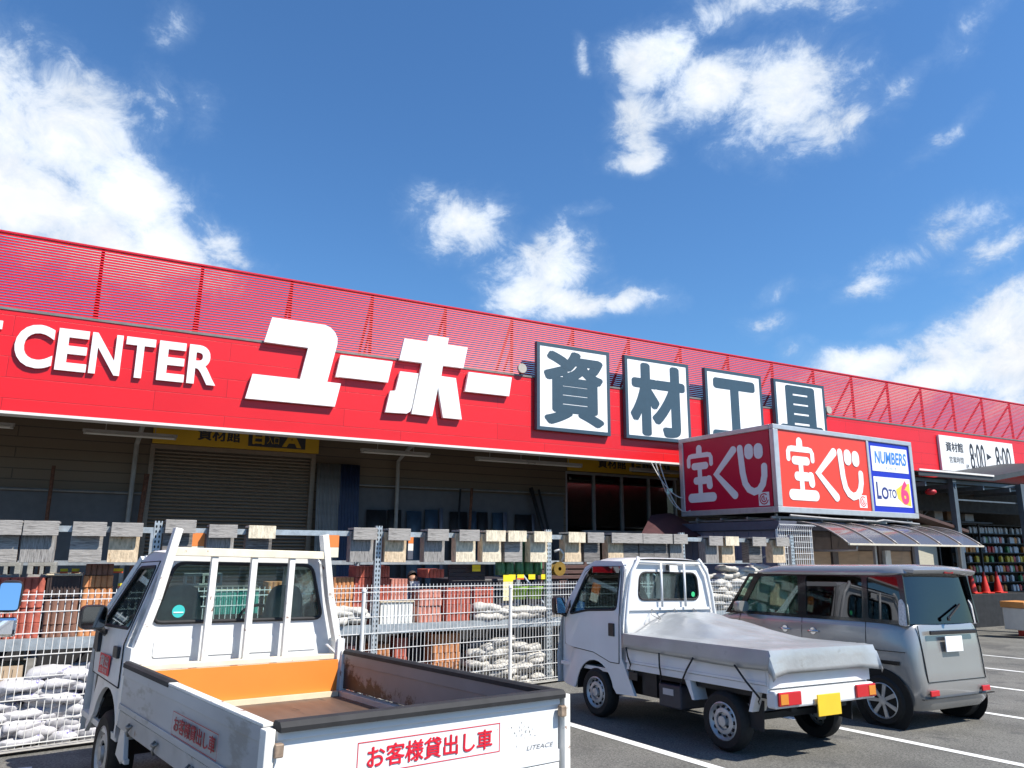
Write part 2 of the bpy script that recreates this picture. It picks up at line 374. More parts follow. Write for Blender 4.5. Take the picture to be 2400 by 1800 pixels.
tyre_m = mat('tyre_rubber', (.011, .011, .011), .8, var=.25, scale=30, bump=.3)
rim_m = mat('steel_rim', (.5, .51, .52), .42, .5, var=.15, scale=15)
hole_m = mat('dark_hole', (.008, .008, .008), .9, var=0)

exec_parts = []
# ------------------------------------------------------------------ ground
def ground():
    asphalt = mat('asphalt', (.128, .124, .112), .85, var=.25, scale=1.2, bump=.6, bscale=160, col2=(.085, .083, .078), thr=.56, tscale=.9)
    t = asphalt.node_tree; p = t.nodes['Principled BSDF']
    src = p.inputs['Base Color'].links[0].from_socket
    co = t.nodes.new('ShaderNodeTexCoord'); n = t.nodes.new('ShaderNodeTexNoise'); n.inputs['Scale'].default_value = 60; n.inputs['Detail'].default_value = 5; n.inputs['Roughness'].default_value = .75; t.links.new(co.outputs['Object'], n.inputs[0])
    m2 = t.nodes.new('ShaderNodeMapRange'); t.links.new(n.outputs[0], m2.inputs[0]); m2.inputs[1].default_value = .35; m2.inputs[2].default_value = .65; m2.inputs[3].default_value = .3; m2.inputs[4].default_value = 1.75
    h = t.nodes.new('ShaderNodeHueSaturation'); t.links.new(src, h.inputs['Color']); t.links.new(m2.outputs[0], h.inputs['Value']); t.links.new(h.outputs[0], p.inputs['Base Color'])
    IF = FEN.inverted()
    def cl(v, lo, hi): return max(lo, min(hi, v))
    def sheet(xs, ys, zf, M, name, m):
        g = G(); vs = []
        for x in xs:
            for y in ys:
                p = M @ Vector((x, y, 0)); vs.append((p.x, p.y, zf(cl(p.x, -25, 40), cl(p.y, -25, 60))))
        n = len(ys); g.add(vs, [(i * n + j, (i + 1) * n + j, (i + 1) * n + j + 1, i * n + j + 1) for i in range(len(xs) - 1) for j in range(n - 1)])
        struct(g.obj(name, m))
    sheet([-1500, -300, -80, -30] + [-16 + i for i in range(0, 60)] + [60, 120, 400, 1500], [-1500, -300, -80, -40] + [-25 + i for i in range(0, 26)] + [.12], gz, FEN, 'car_park', asphalt)
    sheet([-1500, -300, -60] + [-20 + 2 * i for i in range(0, 36)] + [80, 150, 400, 1500], [-1500, -300, -60] + [-20 + 2 * i for i in range(0, 40)] + [80, 150, 400, 1500], lambda x, y: min(gz(x, y), YARD) - .02, Matrix(), 'ground', mat('yard_concrete', (.17, .165, .155), .9, var=.2, scale=1.5, bump=.3))
    # low wooded hills on the far side of the town, behind the viewer
    g = G(); pts = []
    for i in range(73):
        a = R(95 + 210 * i / 72); h = 70 + 40 * noise.noise(Vector((i * .21, 3, 1))) + 18 * noise.noise(Vector((i * .9, 5, 2)))
        for d, k in ((640, 0), (760, .65), (900, 1), (1100, .5)): pts.append((math.sin(a) * d, math.cos(a) * d, -2 + h * k))
    g.add(pts, [(4 * i + j, 4 * i + 4 + j, 4 * i + 5 + j, 4 * i + 1 + j) for i in range(72) for j in range(3)])
    struct(g.obj('hills', mat('wooded_hill', (.035, .055, .03), .95, var=.35, scale=.02), None, True))
    # painted bay lines
    pm = mat('road_paint', (.72, .72, .7), .7, var=.1, scale=8, col2=(.2, .2, .2), thr=.68, tscale=14)
    hx, hy = math.sin(R(-32)), math.cos(R(-32)); rx, ry = hy, -hx
    for k, (a, b) in zip(range(-2, 6), [(.35, -4.5), (1.5, -4.5), (1.4, -4.5), (1.4, -4.5), (1.4, -4.5), (2, -4.5), (2, -4.5), (2, -4.5)]):
        bx, by = .65 + rx * 2.5 * k, 8.62 + ry * 2.5 * k
        if k == -2: bx, by = -3.72, 6.2
        g = G(); vs = []
        for i in range(13):
            s = a + (b - a) * i / 12
            for w in (-.06, .06):
                x, y = bx + hx * s + rx * w, by + hy * s + ry * w; vs.append((x, y, gz(x, y) + .004))
        g.add(vs, [(2 * i, 2 * i + 1, 2 * i + 3, 2 * i + 2) for i in range(12)])
        struct(g.obj('parking_line', pm))
    # concrete strip along the foot of the fence
    g = G(); vs = []
    for i in range(13):
        for q in (-.06, .1):
            p = FEN @ Vector((-3 + 11 * i / 12, q, 0)); vs.append((p.x, p.y, gz(p.x, p.y) + .03))
    g.add(vs, [(2 * i, 2 * i + 1, 2 * i + 3, 2 * i + 2) for i in range(12)])
    struct(g.obj('kerb', mat('concrete', (.36, .35, .32), .9, var=.2, scale=5, bump=.3)))
ground()

# ------------------------------------------------------------------ the shop
def store():
    root = thing('store_building', 'long red fronted home improvement store with louvred roof screen and deep canopy', 'building', FAC)
    red = brickmat('red_panels', (.72, .012, .018), (.42, .007, .012), 3.64, .372, .006, rough=.35, off=0.35)
    G().box(-9, 40, 0, .3, 4.24, 6.04).obj('fascia', red, root)
    trim = mat('white_trim', (.75, .73, .7), .5, var=.08)
    G().box(-9, 40, -.02, .32, 4.19, 4.238).obj('fascia_trim', trim, root)
    G().box(-9, 40, -.015, .32, 6.042, 6.085).obj('flashing', mat('grey_flashing', (.2, .18, .16), .5, .2, var=.2), root)
    slat = mat('red_louvre', (.60, .010, .026), .35, var=.05)
    g = G(); z = 6.115; k = 0
    while z < 7.56:
        g.add([(-9, .26, z), (40, .26, z), (40, .285, z + .0435), (-9, .285, z + .0435), (-9, .272, z - .002), (40, .272, z - .002), (40, .297, z + .0415), (-9, .297, z + .0415)], [(0, 1, 2, 3), (7, 6, 5, 4), (0, 4, 5, 1), (3, 2, 6, 7)])
        z += .0535
    g.obj('louvre_screen', slat, root, fix=False)
    G().box(-9, 40, .255, .33, 7.565, 7.60).obj('screen_cap', slat, root)
    post_m = mat('red_frame', (.42, .008, .02), .5, var=.1)
    for i in range(26):
        s = -6 + 1.8 * i
        G().box(s - .03, s + .03, .34, .40, 6.05, 7.56).obj('screen_post', post_m, root)
        G().bar((s, .42, 7.45), (s, 1.45, 6.1), .05, .05).bar((s, .42, 6.8), (s, .95, 6.1), .04, .04).obj('screen_brace', post_m, root)
    G().box(-9, 40, .3, 9, 5.98, 6.03).obj('roof', mat('roof_sheet', (.2, .2, .21), .7, var=.1), root)
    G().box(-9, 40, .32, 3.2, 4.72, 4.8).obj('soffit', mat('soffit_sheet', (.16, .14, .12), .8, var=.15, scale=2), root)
    # wall under the canopy (beige siding, horizontal laps)
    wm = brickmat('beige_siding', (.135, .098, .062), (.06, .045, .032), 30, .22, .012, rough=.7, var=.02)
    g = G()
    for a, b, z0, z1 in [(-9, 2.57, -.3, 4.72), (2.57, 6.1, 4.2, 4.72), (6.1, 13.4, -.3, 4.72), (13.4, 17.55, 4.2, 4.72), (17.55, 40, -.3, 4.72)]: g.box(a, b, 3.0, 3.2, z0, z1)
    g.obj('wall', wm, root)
    lm = mat('grey_wall_liner', (.085, .085, .088), .7, var=.1)
    g = G(); g.box(-9, 2.5, 2.965, 2.997, -.3, 3.06); g.box(7.3, 13.3, 2.965, 2.997, -.3, 3.44); g.obj('wall_liner', lm, root)
    rm = mat('dull_pipe', (.16, .16, .155), .55, .3, var=.2)
    g = G().tube([(-9, 2.9, 3.09), (2.52, 2.9, 3.09)], .03); g.obj('wall_rail', rm, root)
    g = G().tube([(7.25, 2.9, 3.5), (13.3, 2.9, 3.53)], .03); g.obj('wall_rail', rm, root)
    for s, yb in ((2.22, 2.85), (8.25, 2.85), (-4, 2.85)):
        G().tube([(s, yb, -.2), (s, yb, 4.15), (s + .05, 2.2, 4.42), (s + .1, .9, 4.62), (s + .1, .4, 4.68)], .05).obj('downpipe', mat('downpipe_grey', (.28, .27, .25), .5, var=.15), root)
    # roller shutter
    sm = mat('shutter_steel', (.20, .155, .115), .5, .25, var=.12, stretch=(.3, 1, 6))
    prof = []; z = -.2; g = G()
    while z < 4.12:
        prof += [(3.085, z), (3.04, z + .008), (3.02, z + .03), (3.03, z + .055), (3.085, z + .07)]; z += .078
    g.add([(x, y, zz) for x in (2.6, 6.07) for y, zz in prof], [(i, i + 1, len(prof) + i + 1, len(prof) + i) for i in range(len(prof) - 1)])
    g.obj('shutter', sm, root, smooth=50)
    G().box(2.5, 2.6, 2.95, 3.1, -.2, 4.2).box(6.06, 6.17, 2.95, 3.1, -.2, 4.2).box(2.6, 6.06, 2.96, 3.09, 4.1, 4.2).obj('shutter_frame', sm, root)
    # glazed entrance
    al = mat('aluminium_mullion', (.33, .34, .35), .4, .4, var=.1)
    xs = [13.44, 14.42, 15.44, 16.46, 17.5]
    for a, b in zip(xs, xs[1:]):
        w = G().box(a, b, 3.08, 3.09, -.2, 4.15).obj('window', glassmat('shop_glass', (.16, .19, .2), 1.2), root)
    for x in xs: G().box(x - .03, x + .03, 3.02, 3.15, -.2, 4.17).obj('mullion', al, root)
    G().box(13.4, 17.55, 2.98, 3.16, 4.13, 4.19).obj('window_head', al, root)
    G().box(14.0, 17.5, 2.97, 3.17, 2.42, 2.52).obj('window_rail', mat('pale_rail', (.32, .35, .37), .5, var=.1), root)
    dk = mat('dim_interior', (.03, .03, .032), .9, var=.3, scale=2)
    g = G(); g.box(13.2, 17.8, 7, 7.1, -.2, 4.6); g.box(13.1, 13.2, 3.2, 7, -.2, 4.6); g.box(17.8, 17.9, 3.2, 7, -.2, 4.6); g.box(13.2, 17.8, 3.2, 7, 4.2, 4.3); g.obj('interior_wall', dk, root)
    for x, y, z in ((14.5, 4.6, 3.9), (16.2, 4.6, 3.9), (15, 6, 3.7), (15.4, 5, 3.3)):
        tag(G().lathe([(.02, .16), (.05, .12), (.13, .02), (.14, 0), (.02, .01)], 14, lambda a, b, h: (a, b, h)).obj('pendant_lamp', mat('lamp_shade', (.6, .6, .58), .4, var=.05), None, True, 0, FAC @ T(x, y, z)), 'pale dome pendant lamp inside the glazed shop entrance', 'lamp', 'pendant lamps inside the entrance')
    return root
store()

white_sign = mat('white_sign_face', (.86, .86, .86), .45, var=.02)
sign_side = mat('sign_return', (.12, .13, .15), .5, var=.1)
def solid_text(g, *a, **k): return g.text(*a, **k)
# lettering CENTER (each letter its own part)
def lettering():
    r = thing('store_lettering', 'white raised capital letters ending in CENTER on the red fascia', 'sign', FAC @ T(0, 0, 5.04))
    for ch, a, b in [('T', -.75, -.16), ('C', .06, .645), ('E', .70, 1.19), ('N', 1.23, 1.735), ('T', 1.79, 2.29), ('E', 2.355, 2.835), ('R', 2.885, 3.41)]:
        o = .012 if ch == 'C' else 0
        G().text(ch, a, -o, b, .775 + o, FX, .02, .06, bold=.028).obj('letter', white_sign, r)
    r = thing('store_lettering', 'huge white slanted katakana letters in the middle of the red fascia', 'sign', FAC @ T(4, 0, 4.84))
    Q = lambda pts: [(x - 4, y - 4.84) for x, y in pts]
    ya = Q([(4.37, 6.58), (5.46, 6.58), (5.58, 6.54), (5.68, 6.45), (5.74, 6.33), (5.745, 6.2), (5.58, 5.355), (5.87, 5.35), (5.77, 4.845), (3.98, 4.84), (4.08, 5.35), (5.02, 5.35), (5.14, 6.035), (4.25, 6.04)])
    dash = Q([(5.83, 5.97), (6.99, 5.97), (6.9, 5.49), (5.75, 5.49)])
    cross = Q([(7.24, 6.54), (7.79, 6.54), (7.82, 6.7), (8.31, 6.7), (8.28, 6.54), (8.79, 6.54), (8.69, 6.03), (8.18, 6.03), (8.15, 5.78), (8.51, 5.775), (8.68, 4.83), (8.22, 4.83), (8.08, 5.52), (7.96, 4.84), (7.47, 4.85), (7.68, 6.03), (7.14, 6.03)])
    leg = Q([(7.17, 5.775), (7.60, 5.775), (7.47, 4.99), (7.44, 4.9), (7.36, 4.845), (6.87, 4.83), (6.96, 5.31), (7.08, 5.33)])
    dash2 = Q([(8.83, 5.96), (9.96, 5.96), (9.89, 5.495), (8.75, 5.49)])
    letter_side = mat('white_letter_return', (.6, .6, .58), .5, var=.05)
    for parts in ([ya], [dash], [cross, leg], [dash2]):
        g = G()
        for p in parts: g.prism(p, FX, .02, .11)
        g.obj('letter', white_sign, r)
lettering()
def kanji_sign(ch, s0, bx, words):
    r = thing('character_sign', words, 'sign', FAC @ T(s0, -.11, 4.765))
    navy = mat('slate_blue_paint', (.028, .066, .10), .5, var=.06)
    w, h, e = 2.15, 2.185, .085
    G().box(0, w, .0, .10, 0, h).obj('panel', [mat('sign_box_side', (.1, .12, .14), .5, var=.1)], r)
    G().box(e, w - e, -.012, -.001, e, h - e).obj('face', white_sign, r)
    g = G(); g.box(0, w, -.02, -.002, 0, e); g.box(0, w, -.02, -.002, h - e, h); g.box(0, e, -.02, -.002, e, h - e); g.box(w - e, w, -.02, -.002, e, h - e); g.obj('frame', navy, r)
    G().text(ch, *bx, FX, .0135, fat=(.05, .03)).obj('character', navy, r)
kanji_sign('資', 10.64, (.19, .16, 1.97, 2.05), 'navy framed white sign with character for resources beside the katakana letters')
kanji_sign('材', 13.28, (.15, .10, 2.0, 2.05), 'navy framed white sign with second character meaning timber between two signs')
kanji_sign('工', 16.02, (.2, .16, 1.97, 1.95), 'navy framed white sign with I-shaped third character partly behind the lottery box')
kanji_sign('具', 18.68, (.15, .14, 2.0, 2.05), 'navy framed white sign with last character mostly hidden behind the lottery box')
def hours():
    r = thing('opening_hours_sign', 'white opening hours sign reading 8:00 to 8:00 at far end of fascia', 'sign', FAC @ T(26.43, -.08, 4.68))
    ink = mat('black_ink', (.03, .03, .035), .5, var=.05)
    G().box(0, 4.36, 0, .08, 0, 1.2).obj('board', white_sign, r)
    G().text('資材館', .32, .66, 1.3, 1.0, FX, .003, fat=(.02, .015)).text('営業時間', .45, .28, 1.25, .5, FX, .004).text('AM', 1.36, .12, 1.52, .28, FX, .004).text('8:00', 1.66, .08, 2.55, 1.03, FX, .004, bold=.012).text('▶', 2.66, .5, 2.95, .74, FX, .004).text('PM', 2.96, .12, 3.1, .28, FX, .004).text('8:00', 3.2, .08, 4.14, 1.03, FX, .004, bold=.012).obj('lettering', ink, r)
hours()
def yellow_sign(s0, w, words, full):
    r = thing('entrance_signboard', words, 'sign', FAC @ T(s0, 2.86, 4.21))
    ym = mat('yellow_board', (.62, .36, .015), .6, var=.08, scale=2); ink = mat('black_ink', (.03, .03, .035), .5, var=.05)
    G().box(0, w, 0, .08, 0, .62).obj('board', ym, r)
    G().text('資材館', w * .25, .13, w * .5, .45, FX, .002, fat=(.035, .025)).obj('lettering', ink, r)
    G().box(w * .55, w * .91, -.006, -.001, .07, .5).obj('label_box', ink, r)
    g = G().text('日', w * .575, .12, w * .65, .42, FX, .007, fat=(.04, .03)).text('入口', w * .665, .15, w * .74, .33, FX, .009).text('A', w * .76, .1, w * .885, .46, FX, .009, bold=.04)
    g.obj('lettering', ym, r)
yellow_sign(2.52, 3.68, 'dark yellow signboard over the roller shutter with black characters', 1)
yellow_sign(13.42, 4.1, 'dark yellow signboard above the glazed entrance half hidden by cables', 0)
# canopy lamps
def fixtures():
    body = mat('lamp_housing', (.42, .4, .36), .5, var=.08); tube = mat('lamp_tube', (.6, .58, .52), .4, var=.02)
    r = thing('fluorescent_lamp', 'x', 'lamp', FAC @ T(1.21, 1.5, 4.13), 'twin tube lamps under the canopy')
    G().box(0, 1.72, -.05, .05, .05, .1).box(.02, .06, -.07, .07, .0, .08).box(1.66, 1.7, -.07, .07, 0, .08).obj('housing', body, r)
    for y in (-.05, .05): G().tube([(.05, y, .02), (1.67, y, .02)], .019).obj('tube', tube, r)
    G().bar((.4, 0, .1), (.4, 0, .62), .015, .015).bar((1.3, 0, .1), (1.3, 0, .62), .015, .015).obj('hanger', body, r)
    L = ['bare twin tube lamp crossing the downpipe left of the roller shutter', 'twin tube lamp cut off by left edge of the photo', 'twin tube lamp right of the shutter above the navy sheets', 'twin tube lamp with tilted bracket right of middle under canopy', 'short looking twin tube lamp just left of the glazed entrance', 'twin tube lamp in front of the glazed entrance']
    r['label'] = L[0]
    for l, s in zip(L[1:], (-1.64, 6.85, 9.8, 11.25, 14.6)): dup(r, FAC @ T(s, 1.5, 4.13), l)
    # round floodlights on the ledge
    for s, l in ((10.25, 'small round floodlight on ledge left of the navy framed signs'), (21.02, 'small round floodlight on ledge right of the navy framed signs')):
        r = thing('floodlight', l, 'lamp', FAC @ T(s, -.06, 6.09), 'round floodlights on the fascia ledge')
        G().lathe([(.0, -.12), (.06, -.12), (.11, -.06), (.125, 0), (.115, .02), (0, .02)], 16, lambda a, b, h: (a, -h - .03, b + .13)).obj('head', mat('lamp_beige', (.45, .42, .36), .5, var=.1), r, 40)
        G().bar((0, .08, 0), (0, .02, .1), .03, .03).obj('bracket', dark_steel, r)
fixtures()
def hanging_cables():
    m = mat('pale_cable', (.55, .53, .5), .5, var=.1)
    A = FAC @ Vector((14.1, -.05, 4.2))
    for k, (sag, ex) in enumerate(((.35, (0, 2.9, 3.25)), (.6, (.05, 2.95, 2.98)), (.75, (.02, 2.7, 2.95)))):
        B = KIO @ Vector(ex); a = A + Vector((.12 * k, .06 * k, 0)); pts = []
        for i in range(15):
            t = i / 14; p = a.lerp(B, t); p.z -= sag * 4 * t * (1 - t) * .6; pts.append(p)
        tag(G().tube(pts, .014, 5).obj('hanging_cable', m), ['highest of the pale cables hanging from fascia to lottery sign', 'middle pale cable sagging from fascia to lottery sign', 'lowest pale cable sagging from fascia to lottery sign'][k], 'cable', 'cables to the lottery sign')
hanging_cables()
def leaning():
    gm = mat('grey_sheet', (.2, .19, .18), .5, .3, var=.15); nm = mat('navy_sheet', (.012, .022, .06), .5, var=.2); bm = mat('board_blue', (.035, .06, .09), .5, var=.2); km = mat('black_board', (.012, .012, .014), .6, var=.2); pm = mat('pale_board', (.12, .12, .15), .5, var=.1)
    def sheet(s, w, top, lean, m, label, name, cat, grp, corr=True, y0=2.2):
        g = G(); n = 40 if corr else 1
        def fn(u, v):
            x = u * w; yy = (.012 * math.sin(u * w / .076 * 2 * math.pi) if corr else 0) + (1 - v) * -lean; return (x, yy, v * (top + .2))
        g.grid(n, 6, fn); o = g.obj(name, m, None, True, 0, FAC @ T(s, 2.9, -.2), False)
        so = o.modifiers.new('thick', 'SOLIDIFY'); so.thickness = .006 if corr else .03
        tag(o, label, cat, grp)
    gl = ['first grey corrugated sheet right of the shutter, most tilted of the upright sheets', 'second grey corrugated sheet right of the shutter', 'third grey corrugated sheet, middle of the upright grey sheets', 'fourth grey corrugated sheet next to the last grey one', 'last grey corrugated sheet touching the navy ones']
    for i in range(5): sheet(6.2 + .11 * i, .14, 3.98, .5 - .06 * i, gm, gl[i], 'corrugated_sheet', 'roofing sheet', 'upright roofing sheets')
    sheet(6.76, .5, 3.99, .35, nm, 'wide navy corrugated sheet standing right of the grey ones', 'corrugated_sheet', 'roofing sheet', 'upright roofing sheets')
    B = [(8.55, .4, 2.9, bm), (9.05, .35, 2.95, bm), (9.45, .1, 3.0, pm), (9.75, .5, 2.92, km), (10.35, .16, 2.95, bm), (10.55, .3, 2.93, km), (11.0, .3, 2.92, bm), (11.32, .12, 2.95, pm), (11.7, .5, 2.9, km), (12.22, .1, 2.92, pm), (7.5, .5, 2.9, km), (8.05, .35, 2.92, km)]
    nm_ = ['wide blue', 'second blue', 'narrow pale', 'wide black', 'narrow light blue', 'black', 'middle blue', 'second narrow pale', 'second wide black', 'rightmost narrow pale', 'leftmost black', 'second black']
    for (s, w, z, m), q in zip(B, nm_): sheet(s, w, z, .25, m, q + ' board leaning against dark shop wall behind the racks', 'leaning_board', 'board', 'boards against the shop wall', False)
    for s0, z0, s1, z1, r, m, l in [(.74, 2.0, .74, 3.57, .035, rust, 'rusty pole standing against shop wall left of the downpipe'), (2.42, 1.8, 2.48, 3.5, .05, rust, 'rusty brown pole beside left edge of the shutter'), (10.23, 1.9, 10.23, 3.53, .04, rust, 'rusty pole before the dark wall between leaning boards'), (9.9, 1.9, 9.9, 3.5, .03, dark_steel, 'thin dark pole left of the rusty pole at the wall'), (12.1, 3.64, 12.55, 2.0, .06, black_plastic, 'thick black pole leaning near glazed entrance'), (12.35, 3.6, 12.72, 2.0, .035, black_plastic, 'thin black pole leaning near glazed entrance')]:
        a = Vector((s0, 2.75, z0)); b = Vector((s1, 2.6, z1))
        lo, hi = (a, b) if a.z < b.z else (b, a); lo = hi + (lo - hi) * ((hi.z + .2) / (hi.z - lo.z))
        tag(G().tube([lo, hi], r).obj('leaning_pole', m, None, True, 0, FAC), l, 'pole', 'poles against the shop wall')
leaning()
# ------------------------------------------------------------------ storage rack behind the fence
def perforated():
    m = mat('perforated_post', (.47, .52, .55), .45, .5, var=.12, scale=14); t = m.node_tree; p = t.nodes['Principled BSDF']
    src = p.inputs['Base Color'].links[0].from_socket
    co = t.nodes.new('ShaderNodeTexCoord'); sp = t.nodes.new('ShaderNodeSeparateXYZ'); t.links.new(co.outputs['Object'], sp.inputs[0])
    def mm(op, a, b):
        n = t.nodes.new('ShaderNodeMath'); n.operation = op
        for i, v in enumerate((a, b)):
            if isinstance(v, (int, float)): n.inputs[i].default_value = v
            else: t.links.new(v, n.inputs[i])
        return n.outputs[0]
    ax = mm('ABSOLUTE', sp.outputs[0], 0); dx = mm('MULTIPLY', mm('SUBTRACT', ax, .021), 1 / .010)
    fz = mm('MULTIPLY', mm('SUBTRACT', mm('FRACT', mm('DIVIDE', sp.outputs[2], .062), 0), .5), .062 / .019)
    d = mm('ADD', mm('MULTIPLY', dx, dx), mm('MULTIPLY', fz, fz)); hole = mm('LESS_THAN', d, 1.0)
    mx = t.nodes.new('ShaderNodeMix'); mx.data_type = 'RGBA'; t.links.new(hole, mx.inputs[0]); t.links.new(src, mx.inputs[6]); mx.inputs[7].default_value = (.01, .012, .015, 1)
    t.links.new(mx.outputs[2], p.inputs['Base Color'])
    return m
def rack():
    r = thing('storage_rack', 'galvanised pallet rack behind the mesh fence holding bricks and sacks', 'rack', SH)
    pm = perforated(); posts = [-1.42, 1.49, 4.36, 7.18, 9.94, 12.68]
    for s in posts:
        G().box(-.045, .045, -.04, .03, YARD, 2.27).obj('post', pm, r, M=None).location = (s, 0, 0)
        G().box(-.035, .035, -.03, .03, YARD, 2.2).obj('post', galv, r).location = (s, 1.0, 0)
    for a, b in zip(posts, posts[1:]):
        a += .05; b -= .05
        G().box(a, b, -.03, .02, 2.12, 2.19).obj('beam', galv, r)
        G().box(a, b, -.03, .02, .79, .915).obj('beam', galv, r)
        G().box(a, b, .97, 1.02, 1.71, 1.77).obj('beam', galv, r)
        G().box(a, b, .97, 1.02, .79, .915).obj('beam', galv, r)
        G().box(a, b, .02, .97, .895, .91).obj('shelf_deck', mat('deck_mesh', (.16, .15, .13), .7, .1, var=.3, scale=9), r)
        G().box(a, b, -.03, .04, -.16, -.06).obj('beam', galv, r)
    for s in posts:
        G().bar((s + .0, .0, 1.05), (s, 1.0, 1.65), .03, .02).bar((s, 1.0, 1.72), (s, 0, 2.15), .03, .02).obj('brace', galv, r)
rack()
# wooden boxes hung on the top beam
def wood(name, a, b, thr=.55, st=(2.5, 2.5, 22)):
    return mat(name, a, .85, var=.3, scale=4, bump=.5, bscale=9, stretch=st, col2=b, thr=thr, tscale=3)
greyw = wood('weathered_grey_wood', (.33, .31, .29), (.16, .15, .145), .55, (2, 2, 26)); darkw = wood('dark_grey_wood', (.20, .185, .175), (.09, .085, .08), .5, (2, 2, 30)); tanw = wood('tan_plywood', (.60, .47, .32), (.40, .28, .16), .6, (9, 9, 3)); palew = wood('pale_wood', (.66, .58, .44), (.48, .38, .26), .62, (9, 9, 3)); greyv = wood('grey_upright_grain', (.30, .285, .27), (.15, .14, .135), .53, (26, 26, 2))
def boxes():
    def proto(w, wb, wl, nm, tall=.47):
        r = thing('wooden_box', nm, 'box', SH, 'wooden boxes hung along the rack beam')
        G().box(0, w, -.10, .08, 0, tall - .05).obj('body', wb, r, bevel=.004)
        G().box(-.012 + .02, w + .02, -.205, -.18, tall - .165, tall).obj('lid_front', wl, r, bevel=.003)
        G().box(.008, w + .02, -.178, .1, tall - .028, tall - .002).obj('lid', wl, r, bevel=.003)
        return r
    data = [(-.3, .35, greyw, greyw, 'grey wooden box cut by left edge of photo'), (.07, .34, greyv, greyw, 'grey wooden box second from left with upright grain and warm stain'), (.56, .34, greyw, greyw, 'grey wooden box with wavy level grain, third from the left'), (.97, .33, tanw, greyw, 'tan box under grey lid just left of leftmost perforated post'),
      (1.56, .34, darkw, greyw, 'dark grey box just right of leftmost perforated post behind cab frame'), (2.07, .33, greyv, greyw, 'grey box with knotted lid over the pickup roof, left one'), (2.54, .33, darkw, palew, 'dark box with pale lid over the pickup roof, right one'),
      (3.94, .33, greyv, greyw, 'grey box with white lower strip left of second perforated post'), (4.43, .32, tanw, greyw, 'tan speckled box just right of second perforated post'), (5.03, .32, greyv, greyw, 'plain grey box left of the wooden box over the dark plank'), (5.53, .32, palew, greyw, 'pale spotted box above the dark plank with yellow tag'), (5.97, .32, palew, palew, 'brightest cream box, first over the green net rolls'), (6.36, .31, greyw, palew, 'brownish grey box with pale lid over green net rolls'), (6.81, .31, palew, palew, 'pale box just left of third perforated post'),
      (7.45, .31, tanw, palew, 'tan box with pale lid right of third perforated post'), (7.81, .31, darkw, greyw, 'dark grey box right of the tan box with pale lid'), (8.29, .31, tanw, greyw, 'yellowish box with grey lid above small truck cab'), (8.61, .31, darkw, greyw, 'dark slatted box second in row of five above small truck'), (8.93, .31, darkw, greyw, 'dark box in the middle of five above small truck'), (9.25, .31, darkw, greyw, 'dark box fourth in row of five above small truck'), (9.6, .3, greyv, greyw, 'grey grained box just left of fourth perforated post'),
      (10.4, .31, greyv, greyw, 'grey box with round knot in lid before purple booth wall'), (10.8, .31, tanw, palew, 'brown slatted box with bright lid before purple booth wall'), (11.46, .33, darkw, greyw, 'dark slatted box left of wire display grid'), (12.07, .33, tanw, greyw, 'bright tan box behind wire display grid')]
    for s, w, wb, wl, l in data:
        r = proto(w, wb, wl, l); dz = 0.02 if s > 10 else 0
        if l.startswith('dark grey box just right'): dz = .05
        r.matrix_world = SH @ T(s + random.uniform(-.008, .008), 0, 1.765 - dz * (1 if s > 10 else -1)) @ Matrix.Rotation(R(random.uniform(-.5, .5)), 4, 'Y')
boxes()
def price_card(s, y, z, w, h, top, low, label, split=.55, grp='price cards'):
    r = thing('price_card', label, 'price card', SH @ T(s, y, z), grp)
    G().box(0, w, 0, .006, h * split, h).obj('header', top, r); G().box(0, w, 0, .006, 0, h * split - .002).obj('sheet', low, r)
orange_c = mat('orange_card', (.72, .22, .05), .6, var=.06); cream_c = mat('cream_card', (.75, .7, .55), .6, var=.06); yellow_c = mat('yellow_card', (.85, .68, .02), .55, var=.04); redor_c = mat('red_orange_card', (.75, .1, .02), .55, var=.05); white_c = mat('white_card', (.8, .8, .76), .6, var=.05)
def cards():
    price_card(1.84, -.06, 1.9, .2, .23, orange_c, cream_c, 'orange and cream price card above left end of pickup guard frame', .28)
    price_card(3.61, -.06, 1.83, .17, .3, orange_c, cream_c, 'orange and cream price card above right end of pickup guard frame', .45)
    price_card(4.93, .3, 1.8, .08, .33, orange_c, white_c, 'narrow orange topped card hanging between two grey boxes', .7)
    price_card(5.95, .2, 1.62, .14, .1, yellow_c, yellow_c, 'yellow tag on the dark plank panel', .5)
    price_card(6.37, -.03, 1.19, .17, .38, yellow_c, mat('pale_yellow_card', (.78, .7, .42), .6, var=.05), 'tall pale yellow card with bright yellow header hung over the mesh fence', .74)
    for s, q in ((6.47, 'left'), (6.62, 'second'), (6.82, 'third'), (7.05, 'right')): price_card(s, -.02, 1.5, .12, .075, yellow_c, redor_c if q == 'second' else yellow_c, 'small yellow price tag under green net rolls, %s of the four' % q, .3)
    for i, (s, z) in enumerate(((.48, 1.63), (.6, 1.63), (1.08, 1.63), (1.3, 1.62), (1.12, 1.45), (1.0, 1.63))):
        price_card(s, .28, z, .08, .055, yellow_c, redor_c, ['yellow tag left of the dark rimmed crate', 'yellow tag over dark rimmed crate', 'yellow tag right of orange brick block', 'yellow tag by back post beside cab', 'lowest yellow tag right of orange blocks', 'yellow tag next to top brown block'][i], .4)
cards()
